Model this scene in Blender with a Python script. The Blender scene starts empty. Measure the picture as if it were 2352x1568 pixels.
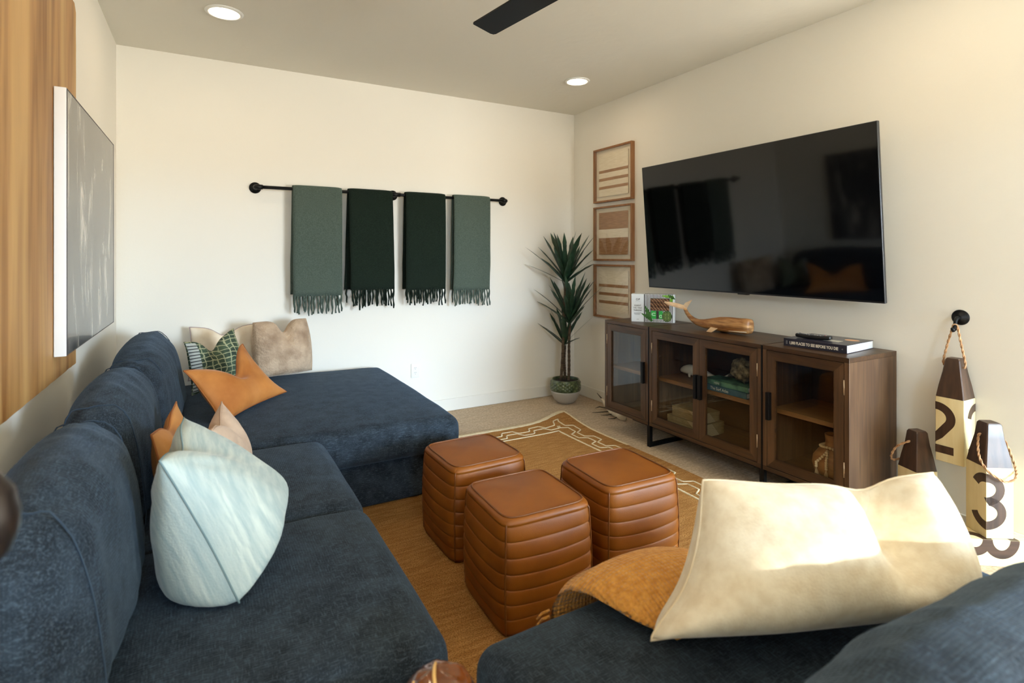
import bpy, math, random
from math import sin, cos, pi, radians, sqrt, exp, atan2
from mathutils import Vector, Matrix, noise

random.seed(7)
scene = bpy.context.scene
COL = scene.collection

# ------------------------------------------------------------------ camera
F_PX, YAW, Y_HORIZON, CAM_Z = 1252.66, 29.306, 587.77, 1.3464
cd = bpy.data.cameras.new('camera')
cd.sensor_fit = 'HORIZONTAL'
cd.sensor_width = 36.0
cd.lens = 36.0 * F_PX / 2352.0
cd.shift_y = -(784.0 - Y_HORIZON) / 2352.0
cd.clip_start = 0.02
cd.dof.use_dof = True
cd.dof.focus_distance = 3.0
cd.dof.aperture_fstop = 3.2
cam = bpy.data.objects.new('camera', cd)
COL.objects.link(cam)
cam.location = (0, 0, CAM_Z)
cam.rotation_euler = (radians(90), 0, radians(-YAW))
scene.camera = cam

# ------------------------------------------------------------------ world, sun, exposure
w = bpy.data.worlds.new('world')
scene.world = w
w.use_nodes = True
wb = w.node_tree.nodes['Background']
# plain daylight sky above the horizon, ground below it
_nt = w.node_tree
_tc = _nt.nodes.new('ShaderNodeTexCoord'); _sx = _nt.nodes.new('ShaderNodeSeparateXYZ')
_nt.links.new(_tc.outputs['Generated'], _sx.inputs[0])
_rp = _nt.nodes.new('ShaderNodeValToRGB')
_rp.color_ramp.elements[0].position, _rp.color_ramp.elements[1].position = 0.495, 0.515
_rp.color_ramp.elements[0].color = (0.40, 0.39, 0.36, 1)
_rp.color_ramp.elements[1].color = (0.62, 0.81, 1.0, 1)
_ma = _nt.nodes.new('ShaderNodeMath'); _ma.operation = 'MULTIPLY_ADD'
_ma.inputs[1].default_value = 0.5; _ma.inputs[2].default_value = 0.5
_nt.links.new(_sx.outputs['Z'], _ma.inputs[0]); _nt.links.new(_ma.outputs[0], _rp.inputs[0])
_nt.links.new(_rp.outputs[0], wb.inputs[0])
wb.inputs[1].default_value = 90.0
sd = bpy.data.lights.new('sun', 'SUN')
sd.energy = 4.6
sd.angle = radians(0.9)
sd.color = (1.0, 0.93, 0.82)
sun = bpy.data.objects.new('sun', sd)
COL.objects.link(sun)
SUN_EL, SUN_AZ = 21.0, 22.0           # azimuth: travel direction away from +Y, towards +X
_d = Vector((sin(radians(SUN_AZ)) * cos(radians(SUN_EL)), cos(radians(SUN_AZ)) * cos(radians(SUN_EL)), -sin(radians(SUN_EL))))
sun.rotation_euler = _d.to_track_quat('-Z', 'Y').to_euler()
sun.location = (-2, -6, 3)
scene.view_settings.view_transform = 'Standard'
scene.view_settings.look = 'None'
scene.view_settings.gamma = 1.0
scene.view_settings.use_curve_mapping = False
scene.view_settings.exposure = -0.20
CAN_WARM = (1.0, 0.775, 0.515)
CAN_POWER = 50.0
scene.cycles.use_denoising = True
scene.cycles.max_bounces = 10
scene.cycles.diffuse_bounces = 5
scene.cycles.glossy_bounces = 4
scene.cycles.transparent_max_bounces = 12
scene.cycles.sample_clamp_indirect = 8.0

# room dimensions
XL, XR, YB, H = -0.515, 3.183, 4.4116, 2.74
YF, XE, YC = -2.60, 5.60, 0.88       # window wall, far end of the open side, end of the tv wall
T = 0.12
WINS = [(2.86, 4.50, 0.30, 2.05), (-0.42, 0.40, 1.72, 2.18)]   # x0, x1, z0, z1 in the window wall

for i, (a, b, c, d) in enumerate(WINS):
    pd = bpy.data.lights.new('daylight_portal', 'AREA')
    pd.shape = 'RECTANGLE'
    pd.size, pd.size_y = b - a, d - c
    pd.cycles.is_portal = True
    po = bpy.data.objects.new('daylight_portal', pd)
    COL.objects.link(po)
    po.location = ((a + b) / 2, YF - 0.06, (c + d) / 2)
    po.rotation_euler = (radians(90), 0, 0)

# ------------------------------------------------------------------ colour + material helpers
def lin(r, g, b):
    f = lambda v: (v / 255 / 12.92) if v / 255 <= 0.04045 else ((v / 255 + 0.055) / 1.055) ** 2.4
    return (f(r), f(g), f(b), 1.0)

MATS = {}
def M(name, c1, c2=None, sc=(1, 1, 1), scale=5.0, detail=4.0, rough=0.6, bump=0.0, bscale=80.0, bsc=None, bdist=0.004,
      sheen=0.0, sheen_c=None, coat=0.0, coat_r=0.1, metal=0.0, spec=0.5, lo=0.35, hi=0.65, c3=None, sc3=(1, 1, 1), scale3=60.0, mix3=0.4,
      weave=0.0, weave_scale=300.0, distort=0.0, cross=None):
    if name in MATS:
        return MATS[name]
    m = bpy.data.materials.new(name)
    m.use_nodes = True
    nt = m.node_tree
    p = nt.nodes['Principled BSDF']
    p.inputs['Roughness'].default_value = rough
    p.inputs['Metallic'].default_value = metal
    p.inputs['Specular IOR Level'].default_value = spec
    p.inputs['Base Color'].default_value = c1
    if sheen:
        p.inputs['Sheen Weight'].default_value = sheen
        p.inputs['Sheen Roughness'].default_value = 0.35
        p.inputs['Sheen Tint'].default_value = sheen_c or (1, 1, 1, 1)
    if coat:
        p.inputs['Coat Weight'].default_value = coat
        p.inputs['Coat Roughness'].default_value = coat_r
    L = nt.links.new
    tc = nt.nodes.new('ShaderNodeTexCoord')
    def mapped(s):
        mp = nt.nodes.new('ShaderNodeMapping')
        mp.inputs['Scale'].default_value = s
        L(tc.outputs['Object'], mp.inputs['Vector'])
        return mp.outputs[0]
    def noi(s, k, det, dist=0.0):
        n = nt.nodes.new('ShaderNodeTexNoise')
        n.inputs['Scale'].default_value = k
        n.inputs['Detail'].default_value = det
        n.inputs['Distortion'].default_value = dist
        L(mapped(s), n.inputs['Vector'])
        return n.outputs['Fac']
    col = None
    if c2 is not None:
        r = nt.nodes.new('ShaderNodeValToRGB')
        r.color_ramp.elements[0].position, r.color_ramp.elements[1].position = lo, hi
        r.color_ramp.elements[0].color, r.color_ramp.elements[1].color = c1, c2
        L(noi(sc, scale, detail, distort), r.inputs[0])
        col = r.outputs[0]
        if c3 is not None:
            mx = nt.nodes.new('ShaderNodeMix')
            mx.data_type = 'RGBA'
            r3 = nt.nodes.new('ShaderNodeValToRGB')
            r3.color_ramp.elements[0].position, r3.color_ramp.elements[1].position = 0.45, 0.62
            r3.color_ramp.elements[0].color = (0, 0, 0, 1)
            r3.color_ramp.elements[1].color = (mix3, mix3, mix3, 1)
            if cross:
                a_, b_ = cross
                mxm = nt.nodes.new('ShaderNodeMath'); mxm.operation = 'MAXIMUM'
                L(noi((a_, b_, a_), 1.0, 2.0), mxm.inputs[0]); L(noi((b_, a_, b_ * 0.5 + a_ * 0.5), 1.0, 2.0), mxm.inputs[1])
                L(mxm.outputs[0], r3.inputs[0])
                r3.color_ramp.elements[0].position, r3.color_ramp.elements[1].position = 0.52, 0.72
            else:
                L(noi(sc3, scale3, 3.0), r3.inputs[0])
            L(r3.outputs[0], mx.inputs[0])
            L(col, mx.inputs[6])
            mx.inputs[7].default_value = c3
            col = mx.outputs[2]
        L(col, p.inputs['Base Color'])
    h = None
    if bump:
        h = noi(bsc or (1, 1, 1), bscale, 3.0)
    if weave:
        hs = []
        for ax in ('X', 'Y', 'Z'):
            wv = nt.nodes.new('ShaderNodeTexWave')
            wv.bands_direction = ax
            wv.inputs['Scale'].default_value = weave_scale / 20.0
            wv.inputs['Distortion'].default_value = 1.2
            wv.inputs['Detail'].default_value = 2.0
            wv.inputs['Detail Scale'].default_value = 2.0
            L(mapped((1, 1, 1)), wv.inputs['Vector'])
            hs.append(wv.outputs['Fac'])
        ad = nt.nodes.new('ShaderNodeMath'); ad.operation = 'ADD'
        L(hs[0], ad.inputs[0]); L(hs[1], ad.inputs[1])
        ad2 = nt.nodes.new('ShaderNodeMath'); ad2.operation = 'ADD'
        L(ad.outputs[0], ad2.inputs[0]); L(hs[2], ad2.inputs[1])
        ml = nt.nodes.new('ShaderNodeMath'); ml.operation = 'MULTIPLY'
        ml.inputs[1].default_value = weave
        L(ad2.outputs[0], ml.inputs[0])
        if h is not None:
            a3 = nt.nodes.new('ShaderNodeMath'); a3.operation = 'ADD'
            L(h, a3.inputs[0]); L(ml.outputs[0], a3.inputs[1])
            h = a3.outputs[0]
        else:
            h = ml.outputs[0]
    if h is not None:
        b = nt.nodes.new('ShaderNodeBump')
        b.inputs['Strength'].default_value = bump or 0.5
        b.inputs['Distance'].default_value = bdist
        L(h, b.inputs['Height'])
        L(b.outputs[0], p.inputs['Normal'])
    MATS[name] = m
    return m

def glass_mat(name, ior=1.5, tint=(1, 1, 1, 1), rough=0.01):
    if name in MATS:
        return MATS[name]
    m = bpy.data.materials.new(name)
    m.use_nodes = True
    nt = m.node_tree
    nt.nodes.clear()
    out = nt.nodes.new('ShaderNodeOutputMaterial')
    tr = nt.nodes.new('ShaderNodeBsdfTransparent'); tr.inputs[0].default_value = tint
    gl = nt.nodes.new('ShaderNodeBsdfGlossy'); gl.inputs['Roughness'].default_value = rough
    # Schlick reflectance, the same from both sides of the pane
    lw = nt.nodes.new('ShaderNodeLayerWeight'); lw.inputs['Blend'].default_value = 0.5
    pw = nt.nodes.new('ShaderNodeMath'); pw.operation = 'POWER'; pw.inputs[1].default_value = 5.0
    nt.links.new(lw.outputs['Facing'], pw.inputs[0])
    f0 = ((ior - 1) / (ior + 1)) ** 2
    fr = nt.nodes.new('ShaderNodeMath'); fr.operation = 'MULTIPLY_ADD'
    fr.inputs[1].default_value = 1 - f0; fr.inputs[2].default_value = f0
    nt.links.new(pw.outputs[0], fr.inputs[0])
    mx = nt.nodes.new('ShaderNodeMixShader')
    nt.links.new(fr.outputs[0], mx.inputs[0])
    nt.links.new(tr.outputs[0], mx.inputs[1])
    nt.links.new(gl.outputs[0], mx.inputs[2])
    nt.links.new(mx.outputs[0], out.inputs[0])
    MATS[name] = m
    return m

def emit_mat(name, c, s):
    m = bpy.data.materials.new(name)
    m.use_nodes = True
    p = m.node_tree.nodes['Principled BSDF']
    p.inputs['Base Color'].default_value = (0.8, 0.8, 0.8, 1)
    p.inputs['Emission Color'].default_value = c
    p.inputs['Emission Strength'].default_value = s
    return m

# materials
WALL = M('wall_paint', lin(240, 236, 226), rough=0.85, bump=0.12, bscale=55, bdist=0.003, spec=0.3)
CEIL = M('ceiling_paint', lin(230, 226, 214), rough=0.9, bump=0.35, bscale=16, bdist=0.006, spec=0.25)
TRIM = M('trim_white', lin(236, 233, 224), rough=0.45)
CARPET = M('carpet_beige', lin(194, 170, 142), lin(220, 200, 174), scale=1.0, sc=(60, 60, 60), rough=0.95, bump=0.9, bscale=260, bdist=0.005,
           c3=lin(150, 132, 112), sc3=(6, 90, 1), scale3=1.0, mix3=0.35, spec=0.1)
SOFA = M('sofa_chenille', lin(26, 32, 39), lin(45, 55, 65), scale=14, sc=(1, 1, 1), detail=8, rough=0.85, sheen=0.30, sheen_c=lin(120, 150, 180),
         c3=lin(84, 100, 114), mix3=0.42, cross=(330, 52), bump=0.6, bscale=300, weave=0.35, weave_scale=900, bdist=0.002, spec=0.2)
SOFA2 = M('sofa_piping', lin(50, 63, 76), rough=0.85, spec=0.2)
LEATHER = M('pouf_leather', lin(122, 65, 7), lin(140, 79, 14), scale=5, detail=5, rough=0.48, bump=0.18, bscale=320, bdist=0.0015, spec=0.45)
LEATHER_D = M('pouf_piping_leather', lin(112, 61, 14), rough=0.45, bump=0.15, bscale=300, bdist=0.001)
COGNAC = M('cognac_suede', lin(168, 100, 40), lin(196, 128, 62), scale=6, detail=6, rough=0.6, bump=0.25, bscale=90, bdist=0.002, sheen=0.2)
COGNAC_D = M('cognac_piping', lin(150, 86, 34), rough=0.55)
CAMEL = M('camel_leather', lin(172, 112, 54), lin(192, 134, 74), scale=6, detail=5, rough=0.5, bump=0.2, bscale=70, bdist=0.002)
LINEN_PINK = M('blush_linen', lin(190, 164, 142), lin(206, 182, 160), scale=20, detail=5, rough=0.85, weave=0.4, weave_scale=2200, bump=0.3, bscale=150, bdist=0.002, sheen=0.2)
LINEN_BLUE = M('pale_blue_linen', lin(160, 178, 178), lin(198, 208, 200), scale=1.0, sc=(7, 7, 60), detail=6, rough=0.9, bump=0.4, bscale=200, bdist=0.002, sheen=0.2,
               c3=lin(124, 150, 158), sc3=(14, 14, 110), scale3=1.0, mix3=0.32, lo=0.3, hi=0.7)
LINEN_BLUE_D = M('pale_blue_seam', lin(108, 130, 134), rough=0.9)
IVORY = M('ivory_wool', lin(222, 206, 178), lin(236, 224, 200), scale=30, detail=4, rough=0.95, bump=0.4, bscale=180, bdist=0.002, sheen=0.3)
IVORY_D = M('ivory_seam', lin(214, 196, 166), rough=0.95)
CREAMP = M('cream_velvet', lin(226, 208, 182), lin(238, 224, 202), scale=12, rough=0.9, sheen=0.3)
FUR = M('taupe_faux_fur', lin(150, 124, 100), lin(196, 172, 146), scale=9, detail=8, rough=0.95, bump=0.9, bscale=60, bdist=0.01, sheen=0.6, sheen_c=lin(230, 210, 190), lo=0.3, hi=0.6)
WOOD = M('walnut_veneer', lin(58, 36, 17), lin(84, 56, 29), scale=1.0, sc=(14, 2.2, 14), detail=7, rough=0.42, bump=0.08, bscale=1.0, bsc=(160, 12, 160), bdist=0.001,
         c3=lin(40, 24, 12), sc3=(60, 3, 60), scale3=1.0, mix3=0.55, distort=0.6)
WOODV = M('walnut_side_veneer', lin(68, 45, 26), lin(98, 70, 44), scale=1.0, sc=(16, 16, 1.6), detail=7, rough=0.45, bump=0.08, bscale=1.0, bsc=(160, 160, 10), bdist=0.001,
          c3=lin(56, 38, 26), sc3=(70, 70, 2.5), scale3=1.0, mix3=0.5, distort=0.8)
WOOD_IN = M('walnut_interior', lin(46, 29, 16), lin(64, 42, 24), scale=1.0, sc=(14, 2, 14), detail=6, rough=0.5)
SHELF = M('shelf_edge_wood', lin(112, 76, 40), lin(134, 94, 52), scale=1.0, sc=(20, 2, 40), detail=6, rough=0.45)
BLACK = M('black_metal', lin(22, 23, 25), rough=0.42, metal=0.6)
BLACKP = M('black_plastic', lin(16, 16, 18), rough=0.38)
BRASS = M('hinge_nickel', lin(196, 176, 150), rough=0.35, metal=0.9)
GLASS = glass_mat('cabinet_glass', 1.52, (0.97, 0.98, 0.98, 1))
GLASSF = glass_mat('picture_glass', 1.5, (1, 1, 1, 1))
SCREEN = M('tv_screen', lin(5, 5, 6), rough=0.06, spec=0.42)
SILVER = M('tv_bezel', lin(74, 76, 80), rough=0.3, metal=0.8)
FRAMEW = M('oak_frame', lin(132, 88, 50), lin(156, 108, 66), scale=1.0, sc=(30, 30, 4), detail=5, rough=0.5)
MATB = M('cream_mat_board', lin(236, 224, 200), rough=0.9)
WEAVE_C = M('cream_grasscloth', lin(230, 216, 188), lin(242, 230, 206), scale=1.0, sc=(10, 14, 150), detail=4, rough=0.95, bump=0.4, bscale=1.0, bsc=(20, 20, 400), bdist=0.002)
WEAVE_B = M('brown_grasscloth', lin(150, 108, 70), lin(176, 134, 94), scale=1.0, sc=(10, 14, 160), detail=4, rough=0.95, bump=0.4, bscale=1.0, bsc=(20, 20, 400), bdist=0.002)
JUTE = M('jute_weave', lin(168, 118, 64), lin(194, 145, 86), scale=1.0, sc=(9, 60, 1), detail=8, rough=0.95, bump=1.0, bscale=1.0, bsc=(90, 210, 60), bdist=0.006,
         c3=lin(112, 72, 32), sc3=(170, 210, 90), scale3=1.0, mix3=0.65, spec=0.1)
JUTE_C = M('cream_yarn', lin(222, 202, 164), lin(236, 222, 190), scale=80, rough=0.95, bump=0.8, bscale=240, bdist=0.004)
GREEN_L = M('sage_wool', lin(72, 84, 76), lin(86, 98, 90), scale=160, detail=4, rough=1.0, bump=0.8, bscale=220, bdist=0.004, sheen=0.5, sheen_c=lin(150, 175, 160), spec=0.1)
GREEN_D = M('forest_wool', lin(24, 33, 27), lin(33, 43, 36), scale=160, detail=4, rough=1.0, bump=0.8, bscale=220, bdist=0.004, sheen=0.35, sheen_c=lin(110, 130, 115), spec=0.1)
LEAF = M('yucca_leaf', lin(24, 50, 36), lin(44, 76, 54), scale=6, detail=3, rough=0.42, spec=0.5)
CANE = M('yucca_cane', lin(62, 48, 36), lin(98, 80, 60), scale=1.0, sc=(20, 20, 90), detail=5, rough=0.9, bump=0.8, bscale=1.0, bsc=(30, 30, 160), bdist=0.006)
SOIL = M('dark_soil', lin(22, 17, 13), lin(40, 30, 22), scale=60, rough=1.0, bump=1.0, bscale=120, bdist=0.01)
POTG = M('green_glaze', lin(44, 62, 34), lin(92, 106, 66), scale=22, detail=4, rough=0.22, coat=0.6)
POTW = M('grey_stoneware', lin(176, 170, 160), rough=0.6, bump=0.1, bscale=200)
BUOY_C = M('buoy_cream_paint', lin(228, 206, 150), lin(238, 220, 172), scale=1.0, sc=(30, 30, 3), detail=6, rough=0.5, bump=0.1, bscale=1.0, bsc=(120, 120, 8), bdist=0.001)
BUOY_B = M('buoy_brown_paint', lin(52, 36, 27), lin(78, 56, 42), scale=1.0, sc=(40, 40, 4), detail=6, rough=0.4, bump=0.15, bscale=1.0, bsc=(120, 120, 8), bdist=0.001)
ROPE = M('jute_rope', lin(160, 116, 78), lin(196, 156, 116), scale=60, rough=0.95)
PANEL = M('streaked_wood_panel', lin(134, 88, 40), lin(182, 136, 80), scale=1.0, sc=(15, 15, 1.3), detail=9, rough=0.55, bump=0.2, bscale=1.0, bsc=(60, 60, 4), bdist=0.002,
          c3=lin(212, 172, 112), sc3=(6.5, 6.5, 0.45), scale3=1.0, mix3=0.6, lo=0.34, hi=0.68, distort=0.5)
WHITEF = M('white_canvas_edge', lin(238, 238, 238), rough=0.6)
WHITEP = M('white_plastic', lin(236, 236, 232), rough=0.35)
DARKSLOT = M('dark_slot', lin(30, 30, 32), rough=0.8)
PAPER = M('paper_white', lin(240, 240, 238), lin(222, 222, 220), scale=1.0, sc=(4, 4, 400), rough=0.8)
NAVY = M('navy_book_cover', lin(34, 33, 46), lin(40, 39, 54), scale=8, rough=0.35, coat=0.3)
INKW = M('ink_cream', lin(226, 218, 200), rough=0.6)
INKB = M('ink_black', lin(26, 26, 28), rough=0.6)
INKG = M('ink_grey', lin(120, 122, 124), rough=0.6)
BOXW = M('box_white_card', lin(232, 236, 238), rough=0.45)
GRN1 = M('print_bright_green', lin(36, 170, 66), rough=0.4)
GRN2 = M('print_leaf_green', lin(44, 92, 34), lin(70, 128, 44), scale=40, rough=0.45)
GRN3 = M('print_lime_green', lin(120, 180, 52), rough=0.45)
GRN4 = M('print_olive_green', lin(62, 88, 30), rough=0.45)
ROPEP = M('print_rope', lin(128, 92, 66), lin(164, 122, 92), scale=60, rough=0.7)
ROPEPD = M('print_rope_dark', lin(86, 60, 42), rough=0.7)
WHALEW = M('carved_wood', lin(150, 96, 48), lin(206, 158, 102), scale=1.0, sc=(10, 5, 30), detail=6, rough=0.4, c3=lin(112, 66, 32), sc3=(16, 6, 44), scale3=1.0, mix3=0.7, distort=0.8)
WHALEP = M('carved_wood_pale', lin(206, 174, 136), lin(190, 150, 112), scale=1.0, sc=(20, 8, 30), rough=0.5)
CERAM = M('white_ceramic', lin(222, 216, 200), rough=0.5)
TEALB = M('teal_book_cloth', lin(52, 84, 92), lin(70, 104, 110), scale=18, rough=0.6)
MINTB = M('sea_green_book_cloth', lin(104, 146, 112), lin(70, 118, 96), scale=12, detail=5, rough=0.55, c3=lin(40, 60, 52), sc3=(20, 20, 20), scale3=1.0, mix3=0.7)
STONE = M('rough_burl', lin(44, 42, 34), lin(150, 138, 108), scale=26, detail=6, rough=0.8, bump=0.8, bscale=70, bdist=0.01)
BOXT = M('inlaid_box', lin(112, 98, 62), lin(132, 116, 78), scale=1.0, sc=(30, 30, 200), rough=0.6)
BOXT2 = M('inlaid_box_pale', lin(172, 158, 122), rough=0.6)
VASEW = M('turned_wood', lin(132, 84, 40), lin(164, 112, 60), scale=1.0, sc=(8, 8, 26), detail=6, rough=0.5, distort=0.6)
BEAD = M('wood_bead', lin(214, 188, 142), rough=0.6)
TASSEL = M('tassel_twine', lin(186, 156, 112), rough=0.95)
MUSTARD = M('mustard_knit', lin(192, 128, 50), lin(214, 152, 70), scale=60, detail=3, rough=0.95, bump=0.8, bscale=120, bdist=0.006, sheen=0.2, weave=0.5, weave_scale=560)
AGATE = M('polished_brown_stone', lin(92, 46, 16), lin(136, 74, 30), scale=9, detail=5, rough=0.12, coat=0.7, c3=lin(206, 158, 92), sc3=(7, 7, 7), scale3=1.0, mix3=0.0)
VEIN = M('cream_vein', lin(216, 172, 104), rough=0.15, coat=0.6)
BRONZE = M('dark_bronze', lin(48, 40, 36), rough=0.3, metal=0.55)
DRIFT = M('pale_driftwood', lin(206, 192, 166), lin(226, 214, 192), scale=1.0, sc=(30, 30, 30), detail=5, rough=0.9, bump=0.5, bscale=60)
TWIG = M('dark_twig', lin(78, 70, 52), rough=0.9)
TABLEW = M('dark_side_table_wood', lin(70, 46, 28), lin(96, 66, 42), scale=1.0, sc=(20, 4, 20), rough=0.45)

# ------------------------------------------------------------------ object helpers
ROOTLOC = {}
def tag(o, label=None, cat=None, group=None, kind=None):
    if label: o['label'] = label
    if cat: o['category'] = cat
    if group: o['group'] = group
    if kind: o['kind'] = kind
    return o

def thing(name, label, cat, loc=(0, 0, 0), group=None, mat=None):
    o = bpy.data.objects.new(name, None)
    o.empty_display_size = 0.05
    COL.objects.link(o)
    if mat is not None:
        o.matrix_world = mat
        ROOTLOC[o.name] = Vector((0, 0, 0))
    else:
        o.location = loc
        ROOTLOC[o.name] = Vector(loc)
    return tag(o, label, cat, group)

def off_of(o):
    while o is not None:
        if o.name in ROOTLOC:
            return ROOTLOC[o.name]
        o = o.parent
    return Vector((0, 0, 0))

class B:
    """collects geometry of one part, in world coordinates (or local ones for rotated things)"""
    def __init__(s):
        s.v = []; s.f = []
    def add(s, vs, fs):
        n = len(s.v)
        s.v += [tuple(v) for v in vs]
        s.f += [tuple(i + n for i in f) for f in fs]
        return s
    def box(s, x0, x1, y0, y1, z0, z1):
        vs = [(x, y, z) for z in (z0, z1) for y in (y0, y1) for x in (x0, x1)]
        return s.add(vs, [(0, 2, 3, 1), (4, 5, 7, 6), (0, 1, 5, 4), (2, 6, 7, 3), (0, 4, 6, 2), (1, 3, 7, 5)])
    def rb(s, x0, x1, y0, y1, z0, z1, r=0.004, seg=2, n=(1, 1, 1), disp=None):
        """box with rounded edges; n = subdivisions of the flats"""
        c = Vector(((x0 + x1) / 2, (y0 + y1) / 2, (z0 + z1) / 2))
        a = [(x1 - x0) / 2, (y1 - y0) / 2, (z1 - z0) / 2]
        r = min(r, min(a) * 0.999)
        ax = []
        for k in range(3):
            t = [a[k] - r + r * math.tan(j * pi / 4 / seg) for j in range(seg + 1)]
            inner = [-(a[k] - r) + 2 * (a[k] - r) * j / n[k] for j in range(1, n[k])]
            ax.append([-q for q in reversed(t)] + inner + t)
        N = [len(q) for q in ax]
        idx = {}; vs = []
        def vid(i, j, k):
            key = (i, j, k)
            if key not in idx:
                p = Vector((ax[0][i], ax[1][j], ax[2][k]))
                q = Vector([max(-(a[m] - r), min(a[m] - r, p[m])) for m in range(3)])
                d = p - q
                if d.length > 1e-9:
                    p = q + d.normalized() * r
                if disp:
                    p = disp(p, Vector((p[0] / a[0], p[1] / a[1], p[2] / a[2])))
                idx[key] = len(vs)
                vs.append(p + c)
            return idx[key]
        fs = []
        for k, flip in ((0, 1), (N[2] - 1, 0)):
            for i in range(N[0] - 1):
                for j in range(N[1] - 1):
                    q = [vid(i, j, k), vid(i + 1, j, k), vid(i + 1, j + 1, k), vid(i, j + 1, k)]
                    fs.append(tuple(reversed(q)) if flip else tuple(q))
        for j, flip in ((0, 0), (N[1] - 1, 1)):
            for i in range(N[0] - 1):
                for k in range(N[2] - 1):
                    q = [vid(i, j, k), vid(i + 1, j, k), vid(i + 1, j, k + 1), vid(i, j, k + 1)]
                    fs.append(tuple(reversed(q)) if flip else tuple(q))
        for i, flip in ((0, 1), (N[0] - 1, 0)):
            for j in range(N[1] - 1):
                for k in range(N[2] - 1):
                    q = [vid(i, j, k), vid(i, j + 1, k), vid(i, j + 1, k + 1), vid(i, j, k + 1)]
                    fs.append(tuple(reversed(q)) if flip else tuple(q))
        return s.add(vs, fs)
    def tube(s, pts, r, n=8, closed=False, caps=True):
        pts = [Vector(p) for p in pts]
        m = len(pts)
        rad = r if isinstance(r, (list, tuple)) else [r] * m
        vs = []; fs = []
        prev = None
        for i, p in enumerate(pts):
            if closed:
                t = pts[(i + 1) % m] - pts[i - 1]
            else:
                t = pts[min(i + 1, m - 1)] - pts[max(i - 1, 0)]
            t = t.normalized() if t.length > 1e-12 else Vector((0, 0, 1))
            if prev is None:
                u = t.orthogonal().normalized()
            else:
                u = (prev - t * prev.dot(t))
                u = u.normalized() if u.length > 1e-9 else t.orthogonal().normalized()
            prev = u
            w_ = t.cross(u)
            for k in range(n):
                an = 2 * pi * k / n
                vs.append(p + (u * cos(an) + w_ * sin(an)) * rad[i])
        for i in range(m if closed else m - 1):
            for k in range(n):
                a0 = i * n + k; a1 = i * n + (k + 1) % n
                b0 = ((i + 1) % m) * n + k; b1 = ((i + 1) % m) * n + (k + 1) % n
                fs.append((a0, a1, b1, b0))
        if caps and not closed:
            fs.append(tuple(reversed(range(n))))
            fs.append(tuple((m - 1) * n + k for k in range(n)))
        return s.add(vs, fs)
    def lathe(s, prof, c=(0, 0, 0), n=32, rf=None, a0=0.0):
        """prof: (radius, z) list from bottom to top; rf(angle, i) gives extra radius"""
        c = Vector(c)
        vs = []; fs = []
        m = len(prof)
        for i, (r, z) in enumerate(prof):
            for k in range(n):
                an = a0 + 2 * pi * k / n
                rr = r + (rf(an, i) if rf else 0)
                vs.append(c + Vector((rr * cos(an), rr * sin(an), z)))
        for i in range(m - 1):
            for k in range(n):
                fs.append((i * n + k, i * n + (k + 1) % n, (i + 1) * n + (k + 1) % n, (i + 1) * n + k))
        if prof[0][0] > 1e-6: fs.append(tuple(reversed(range(n))))
        if prof[-1][0] > 1e-6: fs.append(tuple((m - 1) * n + k for k in range(n)))
        return s.add(vs, fs)
    def grid(s, fn, nu, nv, closed_u=False):
        vs = [fn(i / nu, j / nv) for j in range(nv + 1) for i in range(nu + (0 if closed_u else 1))]
        W = nu if closed_u else nu + 1
        fs = []
        for j in range(nv):
            for i in range(nu):
                i2 = (i + 1) % W
                fs.append((j * W + i, j * W + i2, (j + 1) * W + i2, (j + 1) * W + i))
        return s.add(vs, fs)
    def poly(s, pts):
        return s.add(pts, [tuple(range(len(pts)))])
    def prism(s, pts, ext):
        """planar polygon pts extruded by vector ext"""
        n = len(pts); e = Vector(ext)
        vs = [Vector(p) for p in pts] + [Vector(p) + e for p in pts]
        fs = [tuple(reversed(range(n))), tuple(range(n, 2 * n))]
        fs += [(i, (i + 1) % n, n + (i + 1) % n, n + i) for i in range(n)]
        return s.add(vs, fs)
    def xf(s, mat):
        s.v = [tuple(mat @ Vector(v)) for v in s.v]
        return s
    def make(s, name, mat, parent=None, smooth=True, label=None, angle=None, kind=None):
        o_ = off_of(parent) if parent is not None else Vector((0, 0, 0))
        me = bpy.data.meshes.new(name)
        me.from_pydata([(v[0] - o_[0], v[1] - o_[1], v[2] - o_[2]) for v in s.v], [], s.f)
        if smooth:
            me.polygons.foreach_set('use_smooth', [True] * len(me.polygons))
            if angle is not None:
                me.set_sharp_from_angle(angle=radians(angle))
        me.materials.append(mat)
        me.update()
        o = bpy.data.objects.new(name, me)
        COL.objects.link(o)
        if parent is not None:
            o.parent = parent
        if label: o['label'] = label
        if kind: o['kind'] = kind
        return o

def structure(name, b, mat, smooth=False, label=None):
    o = b.make(name, mat, None, smooth)
    o['kind'] = 'structure'
    if label: o['label'] = label
    return o

def text_geo(body, size, fn, extrude=0.0, bold=0.0, spacing=1.0, align='LEFT', width=None):
    """flat lettering as geometry; fn maps the planar (x, y) of the text to 3D"""
    cu = bpy.data.curves.new('t', 'FONT')
    cu.body = body; cu.size = size; cu.offset = bold; cu.space_character = spacing
    cu.align_x = align
    cu.resolution_u = 3
    o = bpy.data.objects.new('t', cu)
    COL.objects.link(o)
    dg = bpy.context.evaluated_depsgraph_get()
    me = bpy.data.meshes.new_from_object(o.evaluated_get(dg))
    vs = [v.co.copy() for v in me.vertices]
    fs = [tuple(p.vertices) for p in me.polygons]
    if width and vs:
        x0 = min(v.x for v in vs); x1 = max(v.x for v in vs)
        k = width / max(1e-6, x1 - x0)
        for v in vs: v.x = (v.x - x0) * k
    bpy.data.objects.remove(o); bpy.data.curves.remove(cu); bpy.data.meshes.remove(me)
    b = B()
    return b.add([fn(v.x, v.y) for v in vs], fs)

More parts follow.
